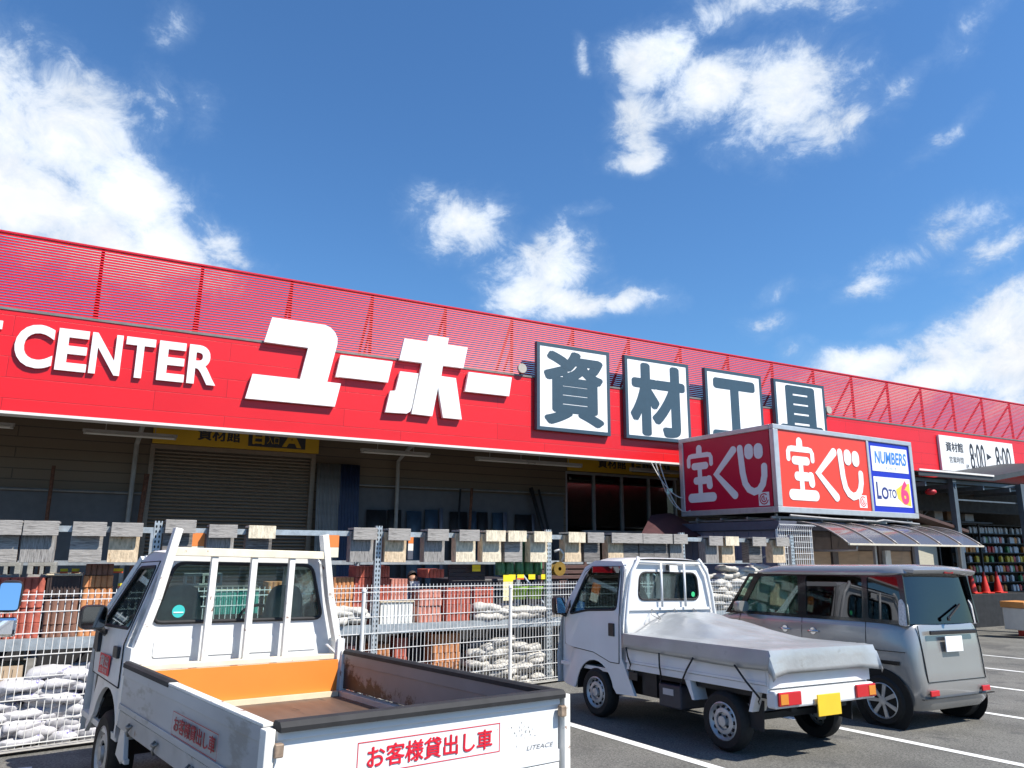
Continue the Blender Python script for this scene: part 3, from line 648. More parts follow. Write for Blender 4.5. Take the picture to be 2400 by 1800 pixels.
# fluted edging blocks
def blocks():
    def block(w, h, d, m, label, M, n=5, cap=.02):
        r = G(); ring = []
        # outline with half round flutes on the front
        pts = []
        for i in range(n):
            for k in range(6):
                a = math.pi * k / 6; pts.append((w * (i + .5 - .5 * math.cos(a)) / n, -w / n * .38 * math.sin(a)))
        pts += [(w, 0), (w, d), (0, d)]
        r.prism(pts, lambda u, v, q: (u, v, q), 0, h)
        o = r.obj('edging_block', m, None, False, .003, M); tag(o, label, 'garden block', 'fluted garden blocks on the rack')
    redb = mat('red_block', (.42, .105, .07), .9, var=.25, scale=11, bump=.4); orb = mat('orange_block', (.52, .22, .09), .9, var=.2, scale=11, bump=.4); brb = mat('brown_block', (.22, .11, .075), .9, var=.2, scale=11, bump=.4); pkb = mat('pink_block', (.55, .23, .17), .9, var=.2, scale=11, bump=.4)
    ordn = ['bottom', 'second', 'third', 'fourth', 'fifth', 'sixth', 'seventh', 'eighth']
    def stack(s, z0, w, h, cnt, m, desc, y=.12, d=.35, n=5, top=None):
        for k in range(cnt):
            nm = ordn[k] if k < cnt - 1 or cnt == 1 else 'top'
            if cnt == 1: l = desc
            else: l = '%s block of the %s' % (nm, desc)
            block(w, h - .006, d, m, l, SH @ T(s + random.uniform(-.012, .012), y + random.uniform(-.015, .015), z0 + k * h) @ RZ(random.uniform(-1.2, 1.2)), n)
    z = .91
    stack(-.42, z, .4, .17, 4, redb, 'leftmost red fluted stack by left photo edge'); stack(.0, z, .35, .17, 4, redb, 'red fluted stack second from left photo edge')
    stack(.38, z, .34, .145, 3, brb, 'brown fluted stack below the dark rimmed crate'); stack(.74, z, .32, .14, 5, orb, 'orange fluted stack left of the pickup cab'); block(.3, .13, .3, brb, 'brown fluted block topping the orange stack by the cab', SH @ T(.75, .14, z + .7))
    # through the cab window and right of the pickup
    crate_m = mat('teal_crate', (.06, .32, .26), .5, var=.1)
    stack(2.9, z, .32, .15, 4, orb, 'buff fluted stack seen through right part of pickup window'); stack(3.3, z, .3, .15, 4, pkb, 'pink fluted stack seen past the pickup cab edge')
    stack(3.78, z + .2, .29, .15, 3, orb, 'orange pink stack left of second perforated post'); stack(4.08, z, .25, .16, 5, redb, 'tall red stack directly left of second perforated post'); stack(4.42, z + .32, .19, .16, 3, redb, 'narrow red stack right of second perforated post')
    stack(4.62, z + .32, .26, .15, 2, pkb, 'low red pair above the white crate')
    stack(5.04, z, .36, .115, 4, pkb, 'pink stack below the masked person', .1)
    stack(5.2, z + .62, .3, .13, 1, redb, 'single red fluted block right of the masked person', .25)
    stack(5.49, z, .4, .12, 4, redb, 'wide red stack in middle of third bay'); stack(5.94, z, .34, .12, 4, redb, 'red stack left of the hanging white card')
    stack(5.3, .2, .43, .135, 4, orb, 'brown stack on lower level beside white sacks'); stack(4.73, YARD, .18, .13, 7, redb, 'narrow red stack on lower level by pickup bed'); stack(4.35, YARD, .3, .14, 6, orb, 'orange stack on lower level right of second post'); stack(3.85, YARD, .3, .14, 6, pkb, 'pink stack on lower level left of second post')
    G_ = G
    # crates
    def crate(s, z, w, h, d, m, label, y=.1, rim=True):
        r = thing('crate', label, 'crate', SH @ T(s, y, z), 'crates on the rack')
        g = G(); g.box(0, w, 0, .02, 0, h); g.box(0, w, d - .02, d, 0, h); g.box(0, .02, .02, d - .02, 0, h); g.box(w - .02, w, .02, d - .02, 0, h); g.box(.02, w - .02, .02, d - .02, 0, .02)
        g.obj('body', m, r)
        if rim: G().tube([(-.01, -.01, h), (w + .01, -.01, h), (w + .01, d, h), (-.01, d, h), (-.01, -.01, h)], .014, 6).obj('rim', mat('crate_rim', (.5, .42, .3), .6, var=.1), r)
        g = G(); k = 0
        for i in range(1, 9): g.box(w * i / 9 - .006, w * i / 9 + .006, -.012, -.001, .02, h - .03)
        g.obj('ribs', m, r)
    crate(.37, z + .45, .34, .26, .4, mat('dark_brown_crate', (.05, .03, .025), .6, var=.2), 'dark brown crate with pale rim between red and orange blocks')
    crate(4.46, z, .48, .3, .45, mat('white_crate', (.74, .74, .7), .5, var=.08), 'white crate on the shelf right of second perforated post', .05)
    crate(2.25, z + .2, .26, .3, .4, crate_m, 'left teal crate seen through pickup rear window'); crate(2.53, z + .2, .26, .3, .4, crate_m, 'right teal crate seen through pickup rear window')
    crate(1.75, .2, .5, .25, .4, mat('cream_crate', (.62, .62, .5), .6, var=.1), 'cream crate on lower level behind pickup cab')
    crate(.36, .33, .55, .22, .45, mat('pale_green_crate', (.5, .6, .48), .6, var=.15), 'pale green crate on lower level behind left fence', .05)
    crate(-.5, .2, .75, .42, .5, mat('tan_crate', (.42, .32, .22), .8, var=.2), 'tan crate stack on lower level at left photo edge', .05, False)
    # grey hollow blocks in the back row
    gb = mat('grey_block', (.3, .31, .3), .9, var=.2, scale=10, bump=.4)
    for s, l in ((-.25, 'left grey hollow block behind red bricks'), (.12, 'right grey hollow block behind red bricks')):
        g = G(); g.box(0, .3, 0, .3, 0, .05); g.box(0, .3, 0, .3, .15, .2); g.box(0, .06, 0, .3, .05, .15); g.box(.24, .3, 0, .3, .05, .15); g.box(.13, .17, 0, .3, .05, .15); tag(g.obj('hollow_block', gb, None, False, .004, SH @ T(s, .5, 1.56)), l, 'concrete block', 'grey hollow blocks')
    g = G(); 
    for i in range(5): g.box(.11 * i, .11 * i + .03, 0, .2, .03, .13)
    g.box(0, .47, 0, .2, 0, .03).box(0, .47, 0, .2, .13, .16); tag(g.obj('hollow_block', gb, None, False, .004, SH @ T(1.9, .5, 1.45)), 'grey block with row of square holes seen through cab window', 'concrete block', 'grey hollow blocks')
    # dark plank panel, dark fence sections
    g = G()
    for i in range(5): g.box(0, .62, 0, .03, .062 * i, .062 * i + .056)
    tag(g.obj('plank_panel', mat('dark_plank', (.035, .028, .032), .6, var=.3, stretch=(1, 1, 8)), None, False, .003, SH @ T(5.6, .3, 1.42)), 'dark plank panel with yellow tag left of the green rolls', 'panel')
    g = G()
    for i in range(8): g.box(0, 1.9, 0, .03, .085 * i, .085 * i + .06)
    for x in (.1, .95, 1.8): g.box(x, x + .05, .032, .07, -.3, .75)
    tag(g.obj('slat_panel', mat('maroon_slat', (.10, .055, .05), .6, var=.25, stretch=(1, 1, 8)), None, False, .003, SH @ T(7.35, .6, 1.05)), 'brown horizontal slat panel behind small truck cab', 'panel')
    # green net rolls
    gm = mat('green_net', (.06, .2, .11), .3, var=.5, scale=18, col2=(.5, .66, .55), thr=.6, tscale=22, stretch=(1, 1, .35))
    for s, q in ((6.44, 'leftmost'), (6.6, 'second'), (6.78, 'middle'), (6.95, 'fourth'), (7.12, 'rightmost')):
        tag(G().lathe([(0, 0), (.075, 0), (.078, .1), (.074, .4), (.078, .5), (.07, .55), (.02, .56), (0, .54)], 14, lambda a, b, h: (a, b, h)).obj('net_roll', gm, None, True, 0, SH @ T(s, .22, 1.56)), q + ' standing green net roll over yellow tags', 'net roll', 'green net rolls')
    lime = mat('lime_tub', (.22, .42, .02), .5, var=.15)
    tag(G().lathe([(0, 0), (.1, 0), (.13, .16), (.14, .17), (.14, .19), (.12, .19), (.1, .02), (0, .02)], 18, lambda a, b, h: (a, b, h)).obj('tub', lime, None, True, 0, SH @ T(6.72, .1, 1.2)), 'left lime green tub behind the fence', 'tub', 'lime tubs'); tag(G().lathe([(0, 0), (.1, 0), (.13, .16), (.14, .17), (.14, .19), (.12, .19), (.1, .02), (0, .02)], 18, lambda a, b, h: (a, b, h)).obj('tub', lime, None, True, 0, SH @ T(7.0, .1, 1.2)), 'right lime green tub behind the fence', 'tub', 'lime tubs')
    # yellow hose reel by third post
    r = thing('hose_reel', 'dark yellow hose reel hanging right of third perforated post', 'hose reel', SH @ T(7.36, -.02, 1.66))
    G().lathe([(.03, -.06), (.11, -.06), (.11, -.05), (.07, -.04), (.07, .04), (.11, .05), (.11, .06), (.03, .06)], 18, lambda a, b, h: (a, h, b)).obj('spool', mat('ochre_plastic', (.22, .13, .015), .5, var=.2), r, 40)
    G().tube([(.05, -.02, .1), (.1, -.04, .22), (.02, -.04, .3), (-.08, -.03, .27)], .02, 6).obj('hose', mat('pale_hose', (.6, .6, .58), .5), r, True)
blocks()
# sacks
def sack_mesh(seed, w=.46, d=.32, h=.125):
    g = G(); nu, nv = 20, 10; rnd = random.Random(seed); ox = rnd.uniform(0, 99)
    def fn(u, v):
        a = u * 2 * math.pi; b = (v - .5) * math.pi; cb = abs(math.cos(b)) ** .55 * (1 if math.cos(b) >= 0 else -1); sb = math.copysign(abs(math.sin(b)) ** .8, math.sin(b))
        ca = math.copysign(abs(math.cos(a)) ** .5, math.cos(a)); sa = math.copysign(abs(math.sin(a)) ** .5, math.sin(a))
        p = Vector((ca * cb * w / 2, sa * cb * d / 2, sb * h / 2)); k = noise.noise(Vector((p.x * 9 + ox, p.y * 9, p.z * 9))) * .036
        e = max(0, abs(p.x) / (w / 2) - .7) * .12
        return (p.x + k, p.y * (1 - e) + k, p.z * (1 - e * 1.6) + k + noise.noise(Vector((p.x * 25 + ox, p.y * 25, 3))) * .016)
    g.grid(nu, nv, fn); return g
def sacks():
    wm = mat('white_sack', (.50, .48, .44), .75, var=.12, scale=12, bump=.5, bscale=25, col2=(.25, .23, .2), thr=.62, tscale=9)
    vm = mat('printed_sack', (.50, .49, .51), .6, var=.1, scale=12, bump=.5, bscale=25, col2=(.07, .05, .3), thr=.6, tscale=9)
    protos = []
    def put(kind, M, label, grp):
        i = random.randrange(3); key = (kind, i)
        me = PR.get(key)
        if me is None:
            o = sack_mesh(i + 10 * (kind == 'v')).obj('sack', vm if kind == 'v' else wm, None, True, 0, Matrix()); PR[key] = o.data
        else:
            o = bpy.data.objects.new('sack', me); C.objects.link(o)
        o.matrix_world = M; tag(o, label, 'sack', grp)
    PR = {}
    def heap(F, s0, s1, y0, y1, z0, top, label, grp, kind='w', dx=.40, dy=.3, dz=.074):
        k = 0; z = z0 + .05
        while z < top(.5, 0) + .3:
            s = s0 + (dx / 2 if k % 2 else 0)
            while s < s1:
                for y in ([y0, y1] if y1 - y0 < .5 else [y0, (y0 + y1) / 2, y1]):
                    t = (s - s0) / (s1 - s0)
                    if z < top(t, (y - y0) / max(.01, y1 - y0)):
                        put(kind, F @ T(s + random.uniform(-.05, .05), y + random.uniform(-.04, .04), z + random.uniform(-.02, .02)) @ Matrix.Rotation(R(random.uniform(-20, 20)), 4, 'Z') @ Matrix.Rotation(R(random.uniform(-7, 7)), 4, 'Y') @ Matrix.Rotation(R(random.uniform(-8, 8)), 4, 'X') @ Matrix.Scale(random.uniform(.88, 1.06), 4), label, grp)
                s += dx
            z += dz; k += 1
    heap(SH, -.5, 1.15, .02, .42, -.2, lambda t, v: .36 + .28 * t - .06 * v, 'white sack with violet print in heap behind fence left of pickup', 'violet printed sacks left of the pickup', 'v')
    heap(SH, 6.05, 7.15, .12, .5, YARD, lambda t, v: .42 + .25 * math.sin(math.pi * min(1, t + .15)) - .1 * v, 'white sack in slumped heap behind fence left of small truck', 'white sacks left of the small truck')
    heap(SH, 10.3, 12.4, .2, .6, YARD, lambda t, v: .95 + .75 * min(1, t * 2.2) - .15 * v, 'white sack in tall mound between small truck and silver car', 'white sacks in the tall mound', dx=.44)
    heap(SH, 3.75, 4.3, .1, .4, .91, lambda t, v: 1.18, 'white sack on shelf just right of pickup guard frame', 'white sacks on shelf by pickup', dx=.3)
    heap(SH, 6.15, 7.1, .1, .35, .91, lambda t, v: 1.14 - .1 * t, 'tan white sack on shelf right of the red stacks', 'sacks on shelf right of the red stacks', dx=.35)
sacks()

def back_loads():  # dark loads added to stand in for the shade behind the rack
    dm = mat('shade_wrap', (.03, .03, .034), .5, var=.4, scale=5, bump=.4, bscale=9)
    for k in range(9):
        s0 = -2.6 + 1.45 * k; r = thing('added_load', ['first', 'second', 'third', 'fourth', 'fifth', 'sixth', 'seventh', 'eighth', 'ninth'][k] + ' added dark pallet load from the left, filling in shade behind the rack', 'pallet load', SH @ T(s0, 1.35, YARD), 'added dark pallet loads behind the rack')
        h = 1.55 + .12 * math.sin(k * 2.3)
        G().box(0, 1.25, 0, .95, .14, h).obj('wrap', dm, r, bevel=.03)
        g = G(); g.box(0, 1.25, 0, .95, .11, .135)
        for x in (0, .55, 1.1): g.box(x, x + .15, 0, .95, 0, .108)
        g.obj('pallet', mat('old_pallet', (.2, .15, .1), .9, var=.3), r)
back_loads()

# ------------------------------------------------------------------ mesh fence
def fence():
    r = thing('mesh_fence', 'white welded wire mesh fence running along the parking bays', 'fence', Matrix())
    wm = mat('white_wire', (.68, .68, .67), .45, var=.05)
    def panel(A, B, zt0, zt1, flip=False):
        A, B = Vector(A), Vector(B); d = (B - A); L = d.length; d.normalize(); n = Vector((d.y, -d.x, 0))
        g = G(); k = int(L / .06); wr = .0056
        for i in range(k + 1):
            t = i / k; p = A.lerp(B, t); zb = gz(p.x, p.y) + .05; zt = zt0 + (zt1 - zt0) * t
            g.bar((p.x, p.y, zb), (p.x, p.y, zt), wr, wr, up=d)
        for f in (0.02, .16, .30, .44, .58, .72, .86, .935, .975):
            pts = []
            for t in (0, .5, 1):
                p = A.lerp(B, t) + n * (.012 if f < .9 else .03); zb = gz(p.x, p.y) + .05; zt = zt0 + (zt1 - zt0) * t; pts.append((p.x, p.y, zb + (zt - zb) * f))
            g.bar(pts[0], pts[2], .008, .008)
        g.obj('mesh_panel', wm, r)
    def post(p, zt):
        p = Vector(p); g = G(); g.tube([(p.x, p.y, gz(p.x, p.y) - .1), (p.x, p.y, zt)], .024, 10); g.lathe([(.0, .02), (.02, .018), (.03, .0), (.03, -.02)], 10, lambda a, b, h: (p.x + a, p.y + b, zt + h)); g.obj('fence_post', mat('white_post', (.74, .74, .72), .4, var=.05), r, 40)
    pos = [-3.91, -1.42, 1.07, 3.56, 6.05, 7.6]
    top = lambda s: 1.562 - .0119 * s
    P = [FEN @ Vector((s, 0, 0)) for s in pos]
    for (a, b, s, q) in zip(P, P[1:], pos, pos[1:]): panel(a, b, top(s), top(q))
    n0 = Vector((P[-1].x, P[-1].y, 0)); d = Vector((math.sin(R(61)), math.cos(R(61)), 0)); Q = [n0 + d * 2.0 * i for i in range(5)]
    for a, b in zip(Q, Q[1:]): panel(a, b, 1.47, 1.45)
    for p, s in zip(P, pos): post(p + Vector((.02, -.03, 0)), top(s) - .06)
    for q in Q[1:]: post(q, 1.4)
fence()

# ------------------------------------------------------------------ a shopper behind the rack
def person():
    M = SH @ T(5.14, .62, YARD) @ RZ(12) @ Matrix.Scale(1.045, 4)
    r = thing('person', 'dark haired person in glasses and white face mask behind the fence', 'person', M)
    # z up, facing -y ; continuous body grown by a skin modifier
    J = {'pel': (0, 0, .93), 'bel': (0, .01, 1.08), 'che': (0, .01, 1.3), 'nek': (0, .015, 1.46), 'hd0': (0, 0, 1.54), 'hd1': (0, -.01, 1.63), 'hd2': (0, .005, 1.70)}
    V, Ed, Rd = [], [], []
    def v(p, rad): V.append(p); Rd.append(rad); return len(V) - 1
    a = v(J['pel'], .15); b = v(J['bel'], .14); c = v(J['che'], .155); n = v((0, .015, 1.45), .058); h0 = v((0, -.01, 1.53), .068); h1 = v((0, -.01, 1.61), .082); h2 = v((0, .005, 1.69), .07)
    Ed += [(a, b), (b, c), (c, n), (n, h0), (h0, h1), (h1, h2)]
    for s in (-1, 1):
        k = v((s * .1, 0, .82), .095); q = v((s * .11, -.01, .48), .062); w = v((s * .11, .02, .08), .042); t = v((s * .12, -.12, .04), .035); Ed += [(a, k), (k, q), (q, w), (w, t)]
        sh = v((s * .17, .01, 1.39), .06); el = v((s * .24, .02, 1.12), .042); wr = v((s * .22, -.16, .96), .03); pa = v((s * .2, -.23, .95), .036); Ed += [(c, sh), (sh, el), (el, wr), (wr, pa)]
        for i in range(4): f = v((s * (.225 - .018 * i), -.29 - .008 * (1.5 - abs(i - 1.5)), .935), .0095); f2 = v((s * (.222 - .016 * i), -.315, .905), .008); Ed += [(pa, f), (f, f2)]
        th = v((s * .165, -.25, .95), .011); t2 = v((s * .155, -.285, .93), .009); Ed += [(pa, th), (th, t2)]
    me = bpy.data.meshes.new('body'); me.from_pydata(V, Ed, []); o = bpy.data.objects.new('body', me); C.objects.link(o); o.parent = r
    me.materials.append(mat('skin', (.42, .23, .15), .55, var=.08, scale=20))
    sk = o.modifiers.new('skin', 'SKIN'); sk.use_smooth_shade = True
    for i, rad in enumerate(Rd): me.skin_vertices[0].data[i].radius = (rad, rad)
    me.skin_vertices[0].data[0].use_root = True
    o.modifiers.new('sub', 'SUBSURF').levels = 1; o.modifiers['sub'].render_levels = 2
    dk = mat('hair', (.03, .024, .02), .6, var=.3, scale=40)
    def hair_pt(u, w):
        a = u * 2 * math.pi; fr = max(0, -math.sin(a)); m = (1.9 - 1.2 * fr ** .45) * w
        return ((.073 + .002 * math.sin(u * 60)) * math.cos(a) * math.sin(m), .014 + .080 * math.sin(a) * math.sin(m), 1.645 + .104 * math.cos(m))
    g = G(); g.grid(28, 8, lambda u, w: hair_pt(u, w)); g.obj('hair', dk, r, True)
    g = G(); g.grid(10, 6, lambda u, w: (.088 * math.sin((u - .5) * 2.6), -.012 - .094 * math.cos((u - .5) * 2.2) - .012 * math.sin(w * math.pi), 1.50 + .1 * w)); g.obj('face_mask', mat('white_mask', (.75, .76, .78), .7, var=.03), r, True)
    g = G()
    for s in (-1, 1):
        cx = s * .035; g.tube([(cx + .027 * math.cos(k * math.pi / 6), -.105, 1.625 + .02 * math.sin(k * math.pi / 6)) for k in range(13)], .0035, 5); g.tube([(s * .062, -.1, 1.63), (s * .085, -.04, 1.632), (s * .088, .04, 1.625)], .003, 5)
    g.tube([(-.008, -.107, 1.63), (.008, -.107, 1.63)], .003, 5); g.obj('glasses', black_plastic, r)
    g = G()
    for s in (-1, 1): g.lathe([(0, .012), (.007, .009), (.011, 0), (.007, -.009), (0, -.012)], 8, lambda a_, b_, h_, s=s: (s * .035 + h_, -.088 + a_ * .6, 1.625 + b_ * .6))
    g.obj('eyes', mat('dark_eye', (.03, .02, .02), .2, var=0), r, True)
    g = G(); g.loft([[(.205 * math.cos(t) * k, .02 + .15 * math.sin(t) * k2, z) for t in [2 * math.pi * i / 16 for i in range(16)]] for z, k, k2 in ((.84, .95, .95), (1.0, .92, .95), (1.2, 1.0, 1.02), (1.34, 1.02, 1.0), (1.41, .8, .75), (1.46, .36, .5))], (0, 0)); 
    for s in (-1, 1): g.tube([(s * .17, .01, 1.4), (s * .215, .02, 1.25), (s * .245, .02, 1.13)], [.072, .066, .062], 10, False)
    g.obj('shirt', mat('grey_shirt', (.3, .32, .36), .8, var=.1), r, True)
    g = G(); 
    for s in (-1, 1): g.tube([(s * .085, 0, .93), (s * .1, 0, .8), (s * .112, -.01, .48), (s * .112, .02, .1)], [.125, .112, .08, .068], 12, False)
    g.obj('trousers', mat('navy_trousers', (.03, .035, .05), .8, var=.15), r, True)
person()
# ------------------------------------------------------------------ vehicles
def wheel(parent, x, y, z, r, w, side, holes=10, style='steel'):
    """tyre (part) with rim (sub-part); side = -1 left / +1 right, outer face looks that way"""
    fn = lambda a, b, h: (x + side * h, y + a, z + b)
    t = G().lathe([(r * .62, w / 2 - .01), (r * .66, w / 2), (r * .86, w / 2 + .004), (r * .965, w / 2 - .018), (r, w / 2 - .045), (r, -w / 2 + .045), (r * .95, -w / 2), (r * .62, -w / 2)], 40, fn).obj('wheel', tyre_m, parent, 35)
    g = G(); g.m = 0
    if style == 'steel':
        g.lathe([(r * .64, w / 2 - .004), (r * .6, w / 2 + .002), (r * .57, w / 2 - .02), (r * .50, w / 2 - .035), (r * .42, w / 2 - .012), (r * .30, w / 2 - .008), (r * .26, w / 2 - .03), (r * .18, w / 2 - .03), (r * .17, w / 2 + .008), (r * .09, w / 2 + .012), (0, w / 2 + .012)], 32, fn)
        g.m = 1
        for k in range(holes):
            a = 2 * math.pi * k / holes; ca, sa = math.cos(a) * r * .46, math.sin(a) * r * .46
            g.lathe([(0, w / 2 - .0185), (.017, w / 2 - .0165), (.017, w / 2 - .03)], 8, lambda p, q, h: (x + side * h, y + ca + p, z + sa + q))
        for k in range(4):
            a = 2 * math.pi * (k + .5) / 4; ca, sa = math.cos(a) * r * .23, math.sin(a) * r * .23
            g.lathe([(0, w / 2 - .012), (.012, w / 2 - .014), (.012, w / 2 - .03)], 6, lambda p, q, h: (x + side * h, y + ca + p, z + sa + q))
    else:
        g.m = 1; g.lathe([(r * .64, w / 2 - .03), (0, w / 2 - .05)], 32, fn); g.m = 0
        g.lathe([(r * .70, w / 2 - .002), (r * .66, w / 2 + .006), (r * .61, w / 2 - .02)], 32, fn)
        g.lathe([(0, w / 2 + .004), (r * .16, w / 2), (r * .18, w / 2 - .04)], 20, fn)
        for k in range(7):
            a = 2 * math.pi * k / 7
            P = lambda rr, o: fn(rr * math.cos(a + o), rr * math.sin(a + o), 0)
            vs = []
            for hgt in (w / 2 - .045, w / 2 - .004):
                for rr, o in ((r * .12, -.5), (r * .12, .5), (r * .64, .13), (r * .64, -.13)):
                    q = P(rr, o); vs.append((q[0] + side * hgt, q[1], q[2]))
            g.add(vs, [(0, 1, 2, 3), (4, 5, 6, 7), (0, 1, 5, 4), (1, 2, 6, 5), (2, 3, 7, 6), (3, 0, 4, 7)])
    g.obj('rim', [rim_m, hole_m], t, 40)
    return t
def xs_fn(lo, hi, z0, z1): return lambda z: lo if z <= z0 else lo + (hi - lo) * (z - z0) / (z1 - z0)

def cargo_pickup():
    r = thing('pickup_truck', 'white rusty flatbed pickup with orange bed front and red character stickers', 'truck', lot(-.362, 3.83, -39))
    xs = xs_fn(.795, .60, 1.05, 1.69)
    yr = 2.72
    grey_white = worn_white
    # cab shell
    g = G(); FB = lambda u, v, d: (u, yr + d, v)
    zz = [.45, .8, 1.05, 1.3, 1.55, 1.63]
    outer = [(-xs(z), z) for z in zz] + [(-.53, 1.685), (.53, 1.685)] + [(xs(z), z) for z in zz[::-1]]
    hole = rpoly([(-.655, 1.195), (.655, 1.195), (.535, 1.615), (-.535, 1.615)], .07)
    g.holed(outer, hole, FB, 0, .04)
    # pressed ribs in the rear wall
    for a, b in ((-.62, -.34), (-.24, -.04), (.05, .27), (.36, .62)): g.prism(rpoly([(a, .955), (b, .955), (b, 1.075), (a, 1.075)], .02), FB, -.007, .0)
    arch = [(3.1 + .40 * math.cos(math.pi * k / 14), .33 + .40 * math.sin(math.pi * k / 14)) for k in range(15)]
    side = [(yr, .33), (yr, 1.05), (yr, 1.3), (yr, 1.63), (yr + .05, 1.685), (3.12, 1.70), (3.36, 1.64), (3.86, 1.08), (3.95, .96), (4.0, .6), (3.98, .36)] + arch
    win = rpoly([(2.83, 1.15), (3.66, 1.13), (3.30, 1.575), (2.84, 1.585)], .04)
    for sgn in (-1, 1):
        g.holed(side, win, lambda u, v, d: (sgn * (xs(v) - d - max(0, u - 3.6) ** 2 * .5), u, v), 0, .03)
    rf = [(yr, 1.685), (yr + .05, 1.7), (3.12, 1.712), (3.36, 1.65)]
    g.grid(12, 3, lambda u, v: ((2 * u - 1) * (.61 if abs(2 * u - 1) > .99 else .6), rf[int(v * 3 + .01)][0], rf[int(v * 3 + .01)][1] + .03 * (1 - (2 * u - 1) ** 4) - .012))
    ws = [(-.6, 3.36, 1.65), (.6, 3.36, 1.65), (.775, 3.86, 1.08), (-.775, 3.86, 1.08)]
    for a, b in ((0, 1), (1, 2), (2, 3), (3, 0)): g.bar(ws[a], ws[b], .06, .04)
    nose = [(3.86, 1.08), (3.96, .96), (4.02, .6), (4.0, .3)]
    g.grid(8, 3, lambda u, v: ((2 * u - 1) * .765, nose[int(v * 3 + .01)][0] + .08 * (1 - (2 * u - 1) ** 2), nose[int(v * 3 + .01)][1]))
    g.box(-.78, .78, 2.74, 3.95, .42, .46)
    # step of the lower cab behind the door
    g.box(-.80, -.74, 2.56, 2.72, .62, 1.04).box(.74, .80, 2.56, 2.72, .62, 1.04)
    g.obj('cab', grey_white, r, 32)
    # glass with rubber seals
    seal = G(); sp = [(u, yr - .006, v) for u, v in hole]; seal.tube(sp + [sp[0]], .014, 6)
    gl = G().prism(hole, FB, .012, .016).obj('rear_window', glass_clear, r)
    seal.obj('window_seal', black_rubber, gl, True)
    G().add([(x, y + .01, z) for x, y, z in ws], [(0, 1, 2, 3)]).obj('windscreen', glass_clear, r)
    for sgn in (-1, 1):
        d = G().holed([(2.79, .76), (2.79, 1.05), (2.80, 1.625), (3.33, 1.615), (3.74, 1.13), (3.72, .95), (3.66, .78)], win, lambda u, v, q: (sgn * (xs(v) + .004 - q - max(0, u - 3.6) ** 2 * .5), u, v), 0, .02).obj('door', grey_white, r, 40)
        ol = [(2.79, .76), (2.79, 1.05), (2.80, 1.625), (3.33, 1.615), (3.74, 1.13), (3.72, .95), (3.66, .78), (2.79, .76)]; G().tube([(sgn * (xs(v) + .003 - max(0, u - 3.6) ** 2 * .5), u, v) for u, v in ol], .005, 5).obj('door_gap', black_rubber, d)
        G().prism(win, lambda u, v, q: (sgn * (xs(v) - .012 - q), u, v), 0, .004).obj('window', glass_clear, d)
        pts = [(sgn * (xs(v) - .0), u, v) for u, v in win]; G().tube(pts + [pts[0]], .013, 6).obj('window_seal', black_rubber, d, True)
        G().box(sgn * .797 - .012, sgn * .797 + .012, 2.92, 3.05, .94, 1.02).obj('handle', black_plastic, d, bevel=.006)
        if sgn < 0:
            FL = lambda u, v, q: (-.802 - q, 3.46 - u, v)
            st = G(); st.m = 0; st.box(-.803, -.8005, 3.12, 3.46, .80, .94); st.m = 1; st.text('貸出', .03, .85, .31, .93, FL, .002, fat=(.02,.02)); st.text('お客様', .05, .81, .29, .845, FL, .004)
            st.obj('sticker', [red_decal, mat('sticker_white', (.5, .5, .5), .5, var=0)], d)
    # interior
    seat_m = mat('grey_seat', (.17, .19, .19), .8, var=.15, scale=15)
    for x in (-.43, .39):
        rings = []
        for z, hw, th in ((.78, .22, .16), (1.0, .21, .15), (1.2, .165, .13), (1.36, .145, .11), (1.43, .11, .09), (1.455, .06, .05)):
            rings.append([(x + hw * math.copysign(abs(math.cos(t)) ** .6, math.cos(t)), 2.93 + (z - .8) * -.1 + th / 2 * math.copysign(abs(math.sin(t)) ** .6, math.sin(t)), z) for t in [2 * math.pi * i / 20 for i in range(20)]])
        g = G().loft(rings); g.box(x - .23, x + .23, 2.9, 3.35, .68, .82); g.obj('seat', seat_m, r, 50)
    G().grid(10, 5, lambda u, v: ((2 * u - 1) * .74, 3.5 + .28 * v, .98 + .1 * math.sin(v * 1.5) + .03 * math.sin(u * 6))).box(-.74, .74, 3.5, 3.8, .6, .98).obj('dashboard', mat('dash', (.025, .027, .03), .6, var=.1), r, True)
    g = G(); g.tube([(.40 + .19 * math.cos(t), 3.38 + .09 * math.sin(t), 1.12 + .15 * math.sin(t)) for t in [2 * math.pi * i / 24 for i in range(25)]], .014, 8); g.bar((.22, 3.38, 1.12), (.58, 3.38, 1.12), .03, .02); g.tube([(.4, 3.38, 1.12), (.4, 3.6, .95)], .03); g.obj('steering_wheel', black_plastic, r, True)
    # round service sticker on the rear glass
    st = G(); st.m = 0; st.lathe([(0, 0), (.045, 0)], 24, lambda a, b, h: (-.475 + a, yr + .006, 1.27 + b)); st.m = 1; st.box(-.51, -.44, yr + .003, yr + .0055, 1.258, 1.266)
    st.obj('round_sticker', [mat('turquoise_sticker', (.05, .5, .48), .4, var=.08), white_paint], gl)
    # mirrors
    for sgn, x in ((-1, -.905), (1, .905)):
        g = G(); rings = []
        for y, sc in ((3.34, .93), (3.37, 1), (3.43, .96), (3.48, .6)):
            rings.append([(x + .095 * sc * math.copysign(abs(math.cos(t)) ** .5, math.cos(t)), y, 1.205 + .092 * sc * math.copysign(abs(math.sin(t)) ** .5, math.sin(t))) for t in [2 * math.pi * i / 24 for i in range(24)]])
        m = g.loft(rings).obj('mirror', black_plastic, r, 50)
        G().prism(rpoly([(x - .08, 1.13), (x + .08, 1.13), (x + .08, 1.28), (x - .08, 1.28)], .03), lambda u, v, d: (u, 3.339 - d, v), 0, .003).obj('mirror_glass', mat('dark_mirror', (.25, .27, .28), .05, 1, var=0), m)
